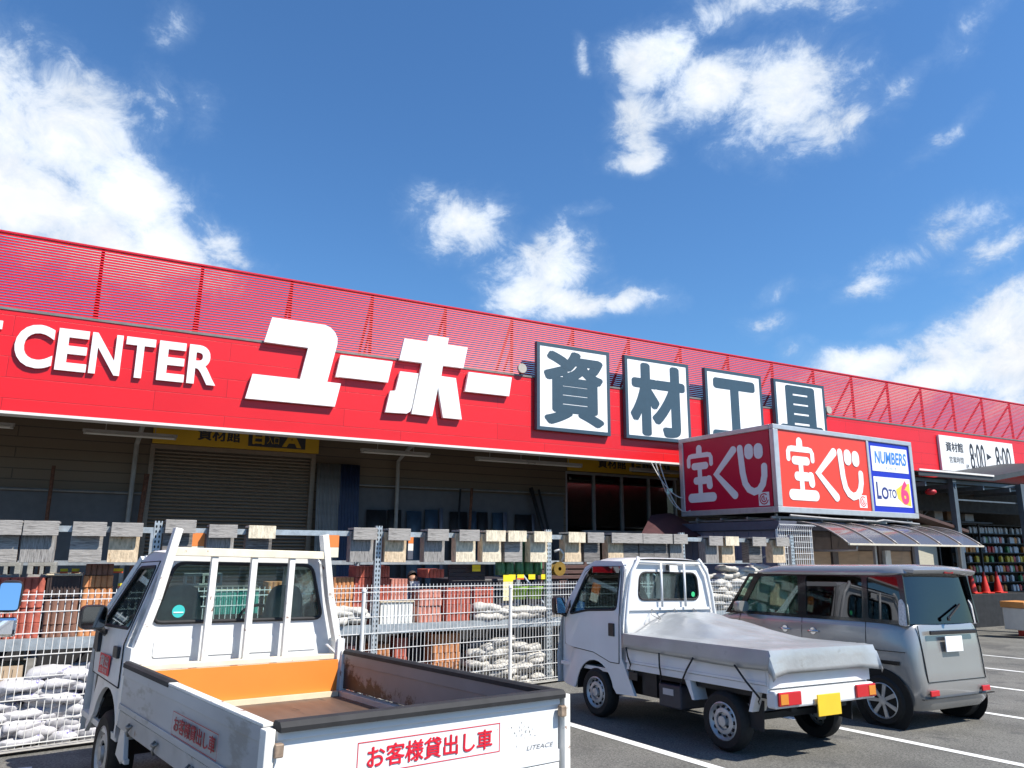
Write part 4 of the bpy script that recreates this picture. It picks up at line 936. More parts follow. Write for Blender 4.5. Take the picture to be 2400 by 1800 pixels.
        G().tube([(x - sgn * .05, 3.42, 1.13), (x - sgn * .11, 3.46, 1.09), (sgn * .76, 3.56, 1.06)], .022, 8).obj('mirror_arm', black_plastic, m, True)
        G().prism(rpoly([(3.55, .93), (3.72, .95), (3.70, 1.12), (3.6, 1.12)], .02), lambda u, v, d: (sgn * (.80 + d), u, v), -.02, .012).obj('mirror_base', black_plastic, m)
    # guard frame behind the cab
    gy = 2.62
    g = G(); post = lambda s: [(s * .575, gy, 1.86), (s * .665, gy, 1.36), (s * .755, gy, 1.02), (s * .765, gy, .66)]
    for s in (-1, 1):
        p = post(s); g = G()
        for a, b in zip(p, p[1:]): g.bar(a, b, .055, .075, up=(0, 1, 0))
        g.obj('guard_post', rusty_white, r, bevel=.004)
    cream = mat('cream_rusty_rail', (.74, .67, .52), .55, var=.12, scale=9, col2=(.2, .08, .03), thr=.63, tscale=22)
    G().box(-.605, .605, gy - .03, gy + .03, 1.665, 1.725).obj('guard_rail', cream, r, bevel=.004)
    G().box(-.74, .74, gy - .03, gy + .03, .885, .925).obj('guard_rail', cream, r, bevel=.004)
    for x in (-.29, .012, .317): G().box(x - .024, x + .024, gy - .018, gy + .022, .92, 1.668).obj('guard_bar', rusty_white, r, bevel=.004)
    for s in (-1, 1): G().bar((s * .74, gy - .02, .93), (s * .66, gy - .02, 1.0), .03, .012).obj('guard_gusset', white_paint, r)
    # bed
    floor_m = mat('brown_bed_floor', (.10, .062, .045), .5, var=.25, scale=4, stretch=(3, .6, 1), col2=(.03, .025, .022), thr=.6, tscale=5)
    G().box(-.79, .79, .03, 2.56, .585, .615).obj('bed_floor', floor_m, r)
    G().box(-.74, .74, 2.535, 2.56, .655, .886).obj('front_panel', mat('orange_panel', (.78, .235, .035), .5, var=.05, scale=2), r)
    G().box(-.74, .74, 2.5, 2.56, .616, .653).obj('floor_strip', mat('cream_strip', (.72, .6, .42), .6, var=.1), r)
    inner = mat('scuffed_inner_panel', (.20, .20, .205), .5, var=.1, scale=3, col2=(.028, .022, .019), thr=.55, tscale=7)
    t_ = inner.node_tree; nz_ = [n for n in t_.nodes if n.type == 'TEX_NOISE' and n.inputs['Scale'].default_value == 7][0]; nz_.inputs['Roughness'].default_value = .82; nz_.inputs['Detail'].default_value = 12; mr_ = [l.to_node for l in nz_.outputs['Fac'].links][0]
    co_ = [n for n in t_.nodes if n.type == 'TEX_COORD'][0]; sx_ = t_.nodes.new('ShaderNodeSeparateXYZ'); t_.links.new(co_.outputs['Object'], sx_.inputs[0])
    def mm_(op, a, b, c=0):
        n = t_.nodes.new('ShaderNodeMath'); n.operation = op
        for i, v in enumerate((a, b, c)):
            if isinstance(v, (int, float)): n.inputs[i].default_value = v
            else: t_.links.new(v, n.inputs[i])
        return n.outputs[0]
    wy_ = mm_('MULTIPLY_ADD', sx_.outputs[1], .17, mm_('MULTIPLY_ADD', sx_.outputs[2], -1.1, .55)); t_.links.new(mm_('ADD', nz_.outputs['Fac'], mm_('MAXIMUM', wy_, -.08)), mr_.inputs[0])
    for s in (-1, 1):
        x0, x1 = sorted((s * .795, s * .83))
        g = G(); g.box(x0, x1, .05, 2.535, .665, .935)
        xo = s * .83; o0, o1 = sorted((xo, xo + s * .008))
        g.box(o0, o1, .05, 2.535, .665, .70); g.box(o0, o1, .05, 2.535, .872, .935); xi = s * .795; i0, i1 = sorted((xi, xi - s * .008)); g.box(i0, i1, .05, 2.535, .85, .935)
        gate = g.obj('side_gate', mat('mottled_grey_white', (.40, .41, .42), .4, var=.12, scale=2.5, col2=(.27, .27, .26), thr=.56, tscale=3.5, stretch=(1, .5, 1.6)) if s < 0 else inner, r, bevel=.003)  # left gate is grey with darker blotches, duller than the tailgate
        a = 1.43 if s < 0 else .0
        G().prism([(x0 - .012, .925), (x1 + .012, .925), (x1 + .012, .95), (x1 - .004, .962), (x0 + .004, .962), (x0 - .012, .95)], lambda u, v, d: (u, d, v), a + .04, 2.54).obj('rubber_cap', black_rubber, gate)
        if s < 0: G().box(x0 - .01, x1 + .006, .05, 1.47, .936, .95).obj('bare_edge', rusty_white, gate, bevel=.003)
        if s < 0:
            FL = lambda u, v, d: (-.839 - d, 1.31 - u, v)
            dec = G(); w = .0035
            for a0, b0, c0, d0 in ((0, .74, .822, .826), (0, .74, .708, .712), (0, .004, .708, .826), (.736, .74, .708, .826)): dec.add([FL(a0, c0, .002), FL(b0, c0, .002), FL(b0, d0, .002), FL(a0, d0, .002)], [(0, 1, 2, 3)])
            dec.text('お客様貸出し車', .035, .73, .705, .808, FL, .001, fat=(.016, .014)); dec.obj('lettering', mat('deep_red_decal', (.42, .004, .02), .5, var=.05), gate)
        # rail below the gate with hooks
        x2, x3 = sorted((s * .75, s * .825)); rl = G().box(x2, x3, .04, 2.56, .55, .655).obj('bed_rail', mat('dirty_rail', (.42, .42, .42), .5, var=.12, col2=(.25, .17, .12), thr=.66, tscale=8), r, bevel=.004)
        for y in (.35, .95, 1.6, 2.2): G().tube([(s * .83, y - .03, .615), (s * .85, y - .02, .60), (s * .85, y + .02, .60), (s * .83, y + .03, .615)], .009, 6).tube([(s * .835, y, .6), (s * .848, y, .575), (s * .835, y + .01, .55)], .008, 6).obj('rope_hook', mat('hook_steel', (.28, .26, .23), .5, .4, var=.3), rl, True)
    # front corner posts of the bed
    for s in (-1, 1): G().box(s * .80 - .03, s * .80 + .03, 2.54, 2.60, .56, .95).obj('corner_post', rusty_white, r, bevel=.004)
    # tailgate
    gate = G().box(-.80, .80, 0, .03, .605, .93).box(-.80, .80, -.016, -.0005, .89, .93).box(-.80, .80, -.012, -.0005, .605, .665).obj('tailgate', white_paint, r, bevel=.003)
    G().prism([(-.045, .925), (.04, .925), (.042, .95), (.028, .965), (-.03, .965), (-.048, .945)], lambda u, v, d: (d, u, v), -.80, .815).obj('rubber_cap', black_rubber, gate)
    dec = G(); FT = lambda u, v, d: (u, -.001 - d, v)
    for a0, b0, c0, d0 in ((-.415, .395, .832, .836), (-.415, .395, .70, .704), (-.415, -.411, .70, .836), (.391, .395, .70, .836)): dec.add([FT(a0, c0, .001), FT(b0, c0, .001), FT(b0, d0, .001), FT(a0, d0, .001)], [(0, 1, 2, 3)])
    dec.text('お客様貸出し車', -.365, .722, .345, .816, FT, .0008, fat=(.018, .016)); dec.obj('lettering', red_decal, gate)
    G().text('LITEACE', .575, .682, .765, .704, FT, .001, shear=.25).obj('lettering', mat('grey_badge', (.2, .2, .21), .4, .3, var=0), gate)
    scr = G(); rn = random.Random(4)
    for i in range(26): a, b = rn.gauss(.52, .07), rn.gauss(.77, .025); scr.add([FT(a, b, .0008), FT(a + rn.uniform(.003, .009), b + rn.uniform(-.004, .004), .0008), FT(a + rn.uniform(0, .006), b + rn.uniform(.002, .016), .0008)], [(0, 1, 2)])
    scr.obj('scratches', mat('scratch_grey', (.16, .15, .14), .7, var=0), gate, fix=False)
    G().box(-.80, .80, -.01, .05, .52, .6).obj('rear_sill', worn_white, r, bevel=.004)
    for s in (-1, 1):
        G().box(s * .838 - .022, s * .838 + .022, -.035, .03, .56, .94).obj('hinge_post', rusty_white, r, bevel=.005)
        G().box(s * .80 - .02, s * .80 + .02, -.05, -.017, .83, .885).obj('latch', mat('latch_steel', (.3, .22, .16), .6, .3, var=.4, scale=30), r, bevel=.006)
        G().box(s * .6 - .1, s * .6 + .1, .0, .04, .38, .5).obj('tail_lamp', mat('red_lamp', (.45, .02, .02), .2, var=.05), r, bevel=.01)
    # chassis and wheels
    G().box(-.45, -.37, .05, 3.9, .38, .5).box(.37, .45, .05, 3.9, .38, .5).box(-.45, .45, .3, .38, .36, .48).box(-.45, .45, 2.2, 2.3, .36, .48).box(-.06, .06, .75, 3.2, .3, .38).box(-.65, .65, .72, .78, .27, .33).box(-.76, .76, .06, 2.54, .5, .582).obj('chassis', dark_steel, r)
    for s in (-1, 1):
        wheel(r, s * .705, 3.1, .285, .285, .16, s); wheel(r, s * .705, .75, .285, .285, .16, s)
        G().grid(10, 2, lambda u, v: (s * (.76 - .32 * v), 3.1 + .375 * math.cos(u * math.pi), .33 + .375 * math.sin(u * math.pi))).obj('wheel_arch', hole_m, r)
    G().bar((-.79, 2.50, .585), (-.79, 2.42, .36), .03, .09).box(-.80, -.77, 2.36, 2.48, .35, .38).obj('mudflap_bracket', worn_white, r, bevel=.004)
    G().prism([(2.42, .60), (2.58, .60), (2.66, .36), (2.5, .33)], lambda u, v, d: (d, u, v), -.79, -.775).obj('splash_panel', worn_white, r)
    return r
cargo_pickup()

def small_truck(M, label, cover=True):
    r = thing('small_truck', label, 'truck', M, 'white small flatbed trucks')
    xs = xs_fn(.7375, .655, 1.12, 1.73); yr = 2.0
    wp = white_paint
    g = G(); FB = lambda u, v, d: (u, yr + d, v)
    zz = [.6, .9, 1.12, 1.4, 1.62]
    outer = [(-xs(z), z) for z in zz] + [(-.64, 1.69), (-.54, 1.74), (.54, 1.74), (.64, 1.69)] + [(xs(z), z) for z in zz[::-1]]
    hole = rpoly([(-.475, 1.30), (.485, 1.30), (.455, 1.605), (-.445, 1.605)], .09)
    g.holed(outer, hole, FB, 0, .03)
    g.prism(rpoly([(-.66, 1.185), (.66, 1.185), (.65, 1.215), (-.65, 1.215)], .01), FB, -.025, 0)
    g.prism(rpoly([(-.55, 1.235), (.55, 1.235), (.51, 1.66), (-.51, 1.66)], .1), FB, -.008, 0) if False else None
    arch = [(2.49 + .345 * math.cos(math.pi * k / 14), .27 + .345 * math.sin(math.pi * k / 14)) for k in range(15)]
    side = [(1.72, .32), (1.70, .58), (yr, .62), (yr, 1.12), (yr, 1.4), (yr, 1.66), (yr + .06, 1.725), (2.55, 1.735), (2.74, 1.66), (3.1, 1.16), (3.2, 1.02), (3.26, .6), (3.24, .31)] + arch + [(2.1, .3)]
    win = rpoly([(2.09, 1.19), (2.62, 1.16), (2.96, 1.10), (2.70, 1.56), (2.62, 1.60), (2.07, 1.63)], .05)
    for s in (-1, 1): g.holed(side, win, lambda u, v, d: (s * (xs(v) - d - max(0, u - 2.95) ** 2 * 1.2), u, v), 0, .03)
    rf = [(yr, 1.735), (yr + .08, 1.75), (2.55, 1.75), (2.74, 1.67)]
    g.grid(14, 3, lambda u, v: ((2 * u - 1) * .655, rf[int(v * 3 + .01)][0], rf[int(v * 3 + .01)][1] + .03 * (1 - abs(2 * u - 1) ** 3) - .05 * abs(2 * u - 1) ** 8))
    ws = [(-.58, 2.74, 1.67), (.58, 2.74, 1.67), (.70, 3.12, 1.14), (-.70, 3.12, 1.14)]
    for a, b in ((0, 1), (1, 2), (2, 3), (3, 0)): g.bar(ws[a], ws[b], .06, .04)
    nose = [(3.11, 1.15), (3.22, 1.02), (3.30, .6), (3.28, .28)]
    g.grid(10, 3, lambda u, v: ((2 * u - 1) * .69, nose[int(v * 3 + .01)][0] + .07 * (1 - (2 * u - 1) ** 2), nose[int(v * 3 + .01)][1]))
    g.box(-.7, .7, 2.02, 3.2, .5, .54)
    g.obj('cab', wp, r, 32)
    for s in (-1, 1):
        d = G().holed([(2.045, .62), (2.03, 1.12), (2.045, 1.67), (2.6, 1.665), (2.72, 1.6), (3.06, 1.12), (3.10, .95), (3.08, .75), (2.86, .72), (2.5, .70), (2.2, .62)], win, lambda u, v, q: (s * (xs(v) + .005 - q - max(0, u - 2.95) ** 2 * 1.2), u, v), 0, .02).obj('door', wp, r, 40)
        G().prism(win, lambda u, v, q: (s * (xs(v) - .012 - q), u, v), 0, .004).obj('window', glass_clear, d)
        pts = [(s * (xs(v) + .002), u, v) for u, v in win]; G().tube(pts + [pts[0]], .014, 6).obj('window_seal', black_rubber, d, True)
        ol = [(2.045, .62), (2.03, 1.12), (2.045, 1.67), (2.6, 1.665), (2.72, 1.6), (3.06, 1.12), (3.10, .95), (3.08, .75), (2.86, .72), (2.5, .70), (2.2, .62), (2.045, .62)]; G().tube([(s * (xs(v) + .003 - max(0, u - 2.95) ** 2 * 1.2), u, v) for u, v in ol], .005, 5).obj('door_gap', black_rubber, d)
        G().grid(10, 2, lambda u, v: (s * (xs(1.6) + .012 + .018 * v), 2.06 + .62 * u, 1.665 - .07 * v - .5 * max(0, u - .85))).obj('visor', glassmat('visor_smoke', (.06, .03, .03), .8), d, True)
        G().box(s * .745 - .012, s * .745 + .012, 2.11, 2.21, .90, 1.04).obj('handle', black_plastic, d, bevel=.008)
        mx_ = s * .86
        rings = [[(mx_ + .075 * sc * math.copysign(abs(math.cos(t)) ** .5, math.cos(t)), y, 1.2 + .11 * sc * math.copysign(abs(math.sin(t)) ** .5, math.sin(t))) for t in [2 * math.pi * i / 20 for i in range(20)]] for y, sc in ((3.0, .92), (3.02, 1), (3.07, .95), (3.11, .6))]
        m = G().loft(rings).obj('mirror', black_plastic, r, 50)
        G().prism(rpoly([(mx_ - .062, 1.11), (mx_ + .062, 1.11), (mx_ + .062, 1.29), (mx_ - .062, 1.29)], .02), lambda u, v, q: (u, 2.984 - q + (v - 1.2) * .15, v), 0, .003).obj('mirror_glass', mat('mirror_silver', (.85, .87, .9), .03, 1, var=0), m)
        G().tube([(mx_ - s * .03, 3.06, 1.12), (s * .72, 3.06, 1.08)], .025, 8).prism([(2.94, 1.1), (3.05, 1.1), (2.97, 1.26)], lambda u, v, q: (s * (.70 + q), u, v), 0, .03).obj('mirror_arm', black_plastic, m)
        G().box(s * .742 - .003, s * .742 + .003, 1.74, 1.88, .475, .555).obj('side_vent', black_plastic, r, bevel=.004)
    gl = G().prism(hole, FB, .008, .012).obj('rear_window', glass_clear, r)
    pts = [(u, yr - .003, v) for u, v in hole]; G().tube(pts + [pts[0]], .012, 6).obj('window_seal', black_rubber, gl, True)
    st = G().lathe([(0, 0), (.03, 0)], 16, lambda a, b, h: (.40 + a, yr + .004, 1.36 + b)); st.obj('round_sticker', mat('green_sticker', (.05, .5, .2), .4, var=.05), gl)
    G().add([(x, y + .01, z) for x, y, z in ws], [(0, 1, 2, 3)]).obj('windscreen', glass_clear, r)
    seat_m = mat('dark_seat', (.05, .055, .06), .8, var=.15)
    for x in (-.34, .34):
        rings = [[(x + hw * math.cos(t), 2.16 + th / 2 * math.sin(t), z) for t in [2 * math.pi * i / 16 for i in range(16)]] for z, hw, th in ((.75, .22, .18), (1.1, .22, .15), (1.28, .18, .12), (1.36, .12, .1), (1.42, .1, .08), (1.46, .05, .03))]
        G().loft(rings).box(x - .2, x + .2, 2.16, 2.55, .66, .8).obj('seat', seat_m, r, 50)
    G().tube([(.34 + .18 * math.cos(t), 2.62 + .1 * math.sin(t), 1.1 + .14 * math.sin(t)) for t in [2 * math.pi * i / 20 for i in range(21)]], .014, 6).obj('steering_wheel', black_plastic, r, True)
    G().box(-.68, .68, 2.72, 3.0, .7, 1.05).obj('dashboard', mat('dash', (.025, .027, .03), .6, var=.1), r, bevel=.03)
    # tubular guard
    g = G()
    for s in (-1, 1): g.tube([(s * .485, 1.98, 1.77), (s * .50, 1.96, 1.74), (s * .60, 1.955, 1.6), (s * .66, 1.95, 1.36), (s * .70, 1.95, 1.08), (s * .715, 1.95, .92)], .021, 10)
    g.tube([(-.50, 1.965, 1.72), (.50, 1.965, 1.72)], .017, 8)
    g.obj('guard_frame', wp, r, True)
    for x in (-.155, .215): G().tube([(x, 1.955, 1.73), (x, 1.95, 1.22)], .015, 8).obj('guard_bar', wp, r, True)
    lp = G().box(-.06, .10, 1.93, 1.975, 1.63, 1.70).obj('work_lamp', black_plastic, r, bevel=.01); G().box(-.045, .085, 1.922, 1.931, 1.615, 1.69).obj('lens', mat('lamp_white', (.8, .8, .78), .3, var=.03), lp, bevel=.006)
    # bed and gates
    G().box(-.70, .70, .03, 1.93, .60, .64).obj('bed_floor', mat('bed_grey', (.3, .3, .3), .6, var=.2), r)
    for s in (-1, 1):
        x0, x1 = sorted((s * .705, s * .7375)); g = G().box(x0, x1, .03, 1.93, .645, .92); xo = s * .7375; a, b = sorted((xo, xo + s * .006)); g.box(a, b, .03, 1.93, .89, .92).box(a, b, .03, 1.93, .645, .67).obj('side_gate', wp, r, bevel=.004)
        x2, x3 = sorted((s * .69, s * .73)); G().box(x2, x3, .03, 1.93, .575, .64).obj('bed_rail', wp, r, bevel=.004)
        # mudguard flanges over the rear wheel
        pr = [(.23, .42), (.31, .57), (.97, .57), (.90, .40), (.93, .40), (1.02, .575), (.27, .59), (.17, .42)]
        G().prism([(.97, .575), (.92, .40), (.95, .40), (1.04, .575)], lambda u, v, d: (d, u, v), *sorted((s * .55, s * .735))).obj('mudguard', wp, r); G().prism([(.14, .575), (.21, .40), (.25, .40), (.19, .575)], lambda u, v, d: (d, u, v), *sorted((s * .55, s * .735))).obj('mudguard', wp, r)
        wheel(r, s * .655, 2.49, .265, .265, .145, s, 12); wheel(r, s * .655, .58, .265, .265, .145, s, 12)
        G().grid(10, 2, lambda u, v: (s * (.728 - .3 * v), 2.49 + .343 * math.cos(u * math.pi), .27 + .343 * math.sin(u * math.pi))).obj('wheel_arch', hole_m, r)
    G().box(-.735, .735, 0, .03, .62, .92).obj('tailgate', wp, r, bevel=.004)
    bp = G().box(-.72, .72, -.05, .06, .455, .605).obj('rear_bumper', wp, r, bevel=.02)
    for s in (-1, 1):
        lm = G().box(s * .555 - .15, s * .555 + .15, -.075, -.051, .48, .595).obj('tail_lamp', mat('red_lens', (.5, .02, .025), .15, var=.05), r, bevel=.008)
        G().box(s * .64 - .05, s * .64 + .05, -.08, -.0755, .495, .58).obj('indicator', mat('amber_lens', (.6, .22, .03), .15, var=.05), lm)
        G().bar((s * .64, .23, .5), (s * .64, .25, .24), .16, .012, up=(1, 0, 0)).obj('mudflap', black_rubber, r)
    G().box(-.205, .125, -.09, -.078, .365, .55).obj('number_plate', mat('yellow_plate', (.78, .5, .03), .45, var=.04), r, bevel=.004)
    G().box(-.74, -.3, 1.1, 1.42, .28, .5).obj('battery_box', mat('blue_black_plastic', (.02, .025, .04), .45, var=.2), r, bevel=.015)
    G().box(-.745, -.741, 1.2, 1.35, .40, .46).obj('box_label', mat('label_grey', (.4, .4, .42), .6, var=.1), r)
    G().box(.35, .7, 1.0, 1.6, .28, .5).box(-.4, -.33, .05, 3.0, .4, .52).box(.33, .4, .05, 3.0, .4, .52).box(-.6, .6, .54, .6, .24, .3).box(-.3, .3, 1.5, 2.4, .25, .5).box(-.69, -.5, 1.5, 1.72, .34, .58).box(-.66, .66, .06, 1.9, .52, .575).obj('chassis', dark_steel, r)
    if not cover:
        G().box(.80, .93, 3.0, 3.06, .93, 1.06).obj('lower_mirror', mat('mirror_silver', (.85, .87, .9), .03, 1, var=0), r, bevel=.02)
        return r
    tm = mat('silver_tarp', (.41, .42, .425), .33, .35, var=.12, scale=3, bump=.5, bscale=11, spec=.6, col2=(.36, .365, .365), thr=.6, tscale=6)
    t = thing('tarpaulin', 'silver grey tarpaulin tied over the bed of the covered small truck', 'tarpaulin', M)
    hw, drop = .768, .165
    XS = [-hw - drop, -hw - drop * .66, -hw - drop * .33] + [-hw + 2 * hw * i / 44 for i in range(45)] + [hw + drop * .33, hw + drop * .66, hw + drop]
    YS = [-.045 - .2 * k / 5 for k in (5, 4, 3, 2, 1)] + [-.045 + 1.995 * i / 54 for i in range(55)]
    def tz(x, y):
        rx_ = max(0, abs(x - .15) - .27); ry_ = max(0, 1.72 - y); q_ = math.hypot(rx_ / .48, ry_ / 1.2)
        p = .21 * max(0, 1 - q_) ** 1.1 + .015 * max(0, 1 - abs(x) / .7) * max(0, 1 - abs(y - .55) / .9)
        e = min(1, (hw - abs(x)) / .05) * min(1, (y + .045) / .05); e = max(0, e)
        n = noise.noise(Vector((x * 4, y * 3, 2))) * .010 + abs(noise.noise(Vector((x * 6 + y * 3, y * 3 - x, 7)))) * .016
        a = math.atan2(y - 1.7, x - .1); d = math.hypot(x - .1, y - 1.7); n += .010 * (1 - 2 * abs((a * 2.1) % 1 - .5)) * math.exp(-((d - .6) / .35) ** 2)
        # creases pulled to the two rear corners
        for cx in (-hw, hw):
            d2 = math.hypot(x - cx, y + .045); a2 = math.atan2(y + .045, abs(x - cx)); n += .012 * abs(math.sin(a2 * 7)) * math.exp(-(d2 / .28) ** 2)
        return .945 + p + n * e
    def fn(u, v):
        X = XS[int(round(u * (len(XS) - 1)))]; Y = YS[int(round(v * (len(YS) - 1)))]
        dx = max(0, abs(X) - hw); dy = max(0, -.045 - Y); sg = math.copysign(1, X); x = max(-hw, min(hw, X)); y = max(-.045, Y)
        if dx == 0 and dy == 0: return (x, y, tz(x, y))
        if dx > 0 and dy == 0:
            return (sg * (hw + .006 + .03 * dx + .007 * math.sin(y * 5) * dx / drop), y, .945 - dx - .012 * math.sin(y * 2.4 + .5) * dx / drop)
        if dy > 0 and dx == 0:
            c = abs(x) / hw; f = max(0, (c - .72) / .28)
            return (x, -.052 - .010 * dy / .2 - .03 * f * dy / .2, .945 - dy * (1.0 + .12 * f))
        # the folded ears at the rear corners
        t = dy / .2; w = dx / drop
        return (sg * (hw + .006 + .045 * w * (1 - .5 * t)), -.05 - .085 * t * (1 - .45 * w), .945 - max(dx, dy) * 1.0 - .055 * t * w)
    o = G().grid(len(XS) - 1, len(YS) - 1, fn).obj('sheet', tm, t, 28, fix=False)
    so = o.modifiers.new('thick', 'SOLIDIFY'); so.thickness = .003
    strap = black_rubber
    for a, b in (((-.79, 1.86, .81), (-.755, 1.83, .63)), ((-.80, 1.33, .80), (-.75, 1.36, .545)), ((-.80, .85, .80), (-.75, 1.07, .55)), ((-.80, .33, .79), (-.75, .10, .53)), ((.80, .4, .8), (.75, .3, .55)), ((.80, 1.3, .8), (.75, 1.3, .55))):
        A, B = Vector(a), Vector(b); g = G().tube([A, A.lerp(B, .5) + Vector((-.012 if a[0] < 0 else .012, 0, 0)), B], .009, 6); g.tube([B, B + Vector((0, .02, -.03)), B + Vector((0, .01, -.05))], .006, 5); g.obj('strap', strap, t, True)
    g = G()
    for x in (-.3, .05, .36): g.tube([(x, 1.97, 1.20), (x - .05, 1.93, 1.14), (x + .06, 1.85, 1.07), (x, 1.97, 1.20)], .004, 4)
    g.obj('tie_cord', mat('cord_grey', (.2, .19, .18), .7, var=.1), t)
    return r
small_truck(lot(2.912, 7.336, -31.8), 'white small flatbed truck with tarpaulin covered bed parked between pickup and car')
small_truck(lot(-3.11, 2.54, -29) @ Matrix.Scale(1.12, 4), 'small truck mostly outside left photo edge, only its mirror showing', False)

def silver_car():
    r = thing('silver_car', 'boxy silver grey tall wagon parked right of the small truck', 'car', lot(5.08, 8.83, -30.5, -.12, 0))
    sp = mat('silver_paint', (.37, .365, .355), .27, .5, var=.03, scale=2, coat=.6)
    bk = mat('gloss_black', (.012, .012, .014), .15, var=0, coat=.3)
    dg = glassmat('privacy_glass', (.06, .062, .065), 1.0, .02, (.62, .62, .64))
    cg = glassmat('green_glass', (.62, .80, .70), .6)
    def ring(z, hw, y0, y1, e=.16, n=48, cr=0):
        out = []
        for i in range(n):
            t = 2 * math.pi * (i + .5) / n; cx = math.copysign(abs(math.cos(t)) ** e, math.cos(t)); cy = math.copysign(abs(math.sin(t)) ** e, math.sin(t))
            out.append((cx * hw, (y0 + y1) / 2 + cy * (y1 - y0) / 2, z + cr * (1 - cx * cx)))
        return out
    g = G()
    g.loft([ring(.2, .66, .06, 3.26), ring(.28, .70, .0, 3.34), ring(.45, .722, -.03, 3.38), ring(.6, .73, -.01, 3.36), ring(.80, .735, .0, 3.34), ring(.93, .725, .01, 3.26, .18), ring(1.02, .715, .02, 3.0, .2), ring(1.085, .70, .03, 2.76, .22), ring(1.10, .68, .04, 2.70, .22)])
    g.obj('body', sp, r, 40)
    xs = xs_fn(.695, .65, 1.09, 1.62)
    # greenhouse sides
    sideW = [([(2.50, 1.13), (2.64, 1.12), (2.30, 1.58), (2.22, 1.58)], 'quarter_window', cg), (rpoly([(1.50, 1.13), (2.42, 1.13), (2.12, 1.58), (1.50, 1.60)], .05), 'window', cg), (rpoly([(.60, 1.13), (1.38, 1.13), (1.38, 1.60), (.60, 1.60)], .03), 'window', dg), (rpoly([(.10, 1.13), (.53, 1.13), (.53, 1.60), (.16, 1.60)], .04), 'window', dg)]
    for s in (-1, 1):
        cells = [(2.16, 2.47, 2.47, 2.75), (1.44, 1.44, 2.16, 2.47), (.565, .565, 1.44, 1.44), (.07, .04, .565, .565)]
        fr = G()
        outs = [[(2.45, 1.09), (2.72, 1.09), (2.30, 1.62), (2.14, 1.62)], [(1.44, 1.09), (2.45, 1.09), (2.14, 1.62), (1.44, 1.62)], [(.565, 1.09), (1.44, 1.09), (1.44, 1.62), (.565, 1.62)], [(.045, 1.09), (.565, 1.09), (.565, 1.62), (.09, 1.62)]]
        F = lambda u, v, d: (s * (xs(v) - d), u, v)
        for o_, (h, nm, m) in zip(outs, sideW): fr.holed(o_, h, F, 0, .02)
        fr.obj('pillars', bk, r)
        for h, nm, m in sideW: G().prism(h, F, .01, .014).obj(nm, m, r)
        # lines of doors, handles
        ln = G()
        for y in (2.45, 1.44, .565): ln.bar((s * .736, y, .34), (s * .727, y, .92), .006, .006).bar((s * .727, y, .92), (s * .70, y, 1.09), .006, .006)
        ln.bar((s * .738, .1, .80), (s * .738, 2.9, .80), .004, .008); ln.obj('door_seams', bk, r)
        for y in (1.69, 1.27):
            G().tube([(s * .735, y - .075, .945), (s * .757, y - .05, .945), (s * .757, y + .05, .945), (s * .735, y + .075, .945)], .011, 8).lathe([(0, .003), (.04, .002), (.042, 0)], 18, lambda a, b, h, s=s, y=y: (s * (.731 + h), y + a, .945 + b)).obj('door_handle', mat('chrome', (.7, .7, .72), .12, 1, var=0), r, 40)
        G().box(*sorted((s * .728, s * .742)), .18, .56, .66, .70).obj('side_trim', bk, r)
        rings = [[(s * .85 + .10 * sc * math.copysign(abs(math.cos(t)) ** .5, math.cos(t)), y, 1.19 + .07 * sc * math.copysign(abs(math.sin(t)) ** .5, math.sin(t))) for t in [2 * math.pi * i / 20 for i in range(20)]] for y, sc in ((2.24, .9), (2.26, 1), (2.33, .95), (2.38, .5))]
        G().loft(rings).tube([(s * .78, 2.3, 1.13), (s * .70, 2.34, 1.11)], .03, 8).obj('mirror', sp, r, 50)
        for y in (.42, 2.86):
            G().lathe([(.0, .006), (.335, .006), (.345, 0)], 36, lambda a, b, h: (s * (.728 + h), y + a, .27 + b)).obj('wheel_arch', hole_m, r)
            wheel(r, s * .675, y, .272, .272, .15, s, style='alloy')
        # tall tail lamp on the pillar
        lm = G().prism(rpoly([(-.01, 1.07), (.09, 1.08), (.08, 1.34), (.04, 1.37), (.0, 1.3)], .03), lambda u, v, d: (s * (xs(v) + .004 - d), u + .075, v), 0, .06).obj('tail_lamp', mat('clear_lamp', (.6, .58, .57), .12, var=.25, scale=40), r, bevel=.006)
        G().box(s * .5 - .08, s * .5 + .08, -.05, -.03, .36, .42).obj('reflector', mat('red_lens', (.5, .02, .025), .15, var=.05), r, bevel=.008)
    # rear glass, hatch, roof
    rear = [[(-.69, .045, 1.09), (.69, .045, 1.09)], [(-.64, .10, 1.62), (.64, .10, 1.62)]]
    G().grid(12, 6, lambda u, v: ((2 * u - 1) * (.685 - .035 * v), .02 + .07 * v + .06 * abs(2 * u - 1) ** 4, 1.095 + .525 * v)).obj('rear_window', dg, r, True, fix=False)
    g = G(); rr = [(.66, .02, 2.20), (.66, .0, 2.26), (.655, -.0, 2.28)]
    g.loft([ring(1.615, .655, .06, 2.24, .16), ring(1.64, .665, .02, 2.22, .16), ring(1.68, .652, .03, 2.12, .18), ring(1.715, .60, .06, 2.0, .22, cr=.012), ring(1.735, .45, .2, 1.8, .3, cr=.012)], (1, 1))
    g.obj('roof', sp, r, 40)
    g = G().loft([[(x, y, z) for x, y, z in ((-.60 * k, -.02 + q, 1.645 + h), (0, -.07 + q, 1.66 + h), (.60 * k, -.02 + q, 1.645 + h), (.60 * k, .2, 1.66 + h), (-.60 * k, .2, 1.66 + h))] for k, q, h in ((.98, .03, -.02), (1.02, 0, .0), (1.02, -.01, .03), (.97, .03, .055))]); g.obj('roof_spoiler', sp, r, 40)
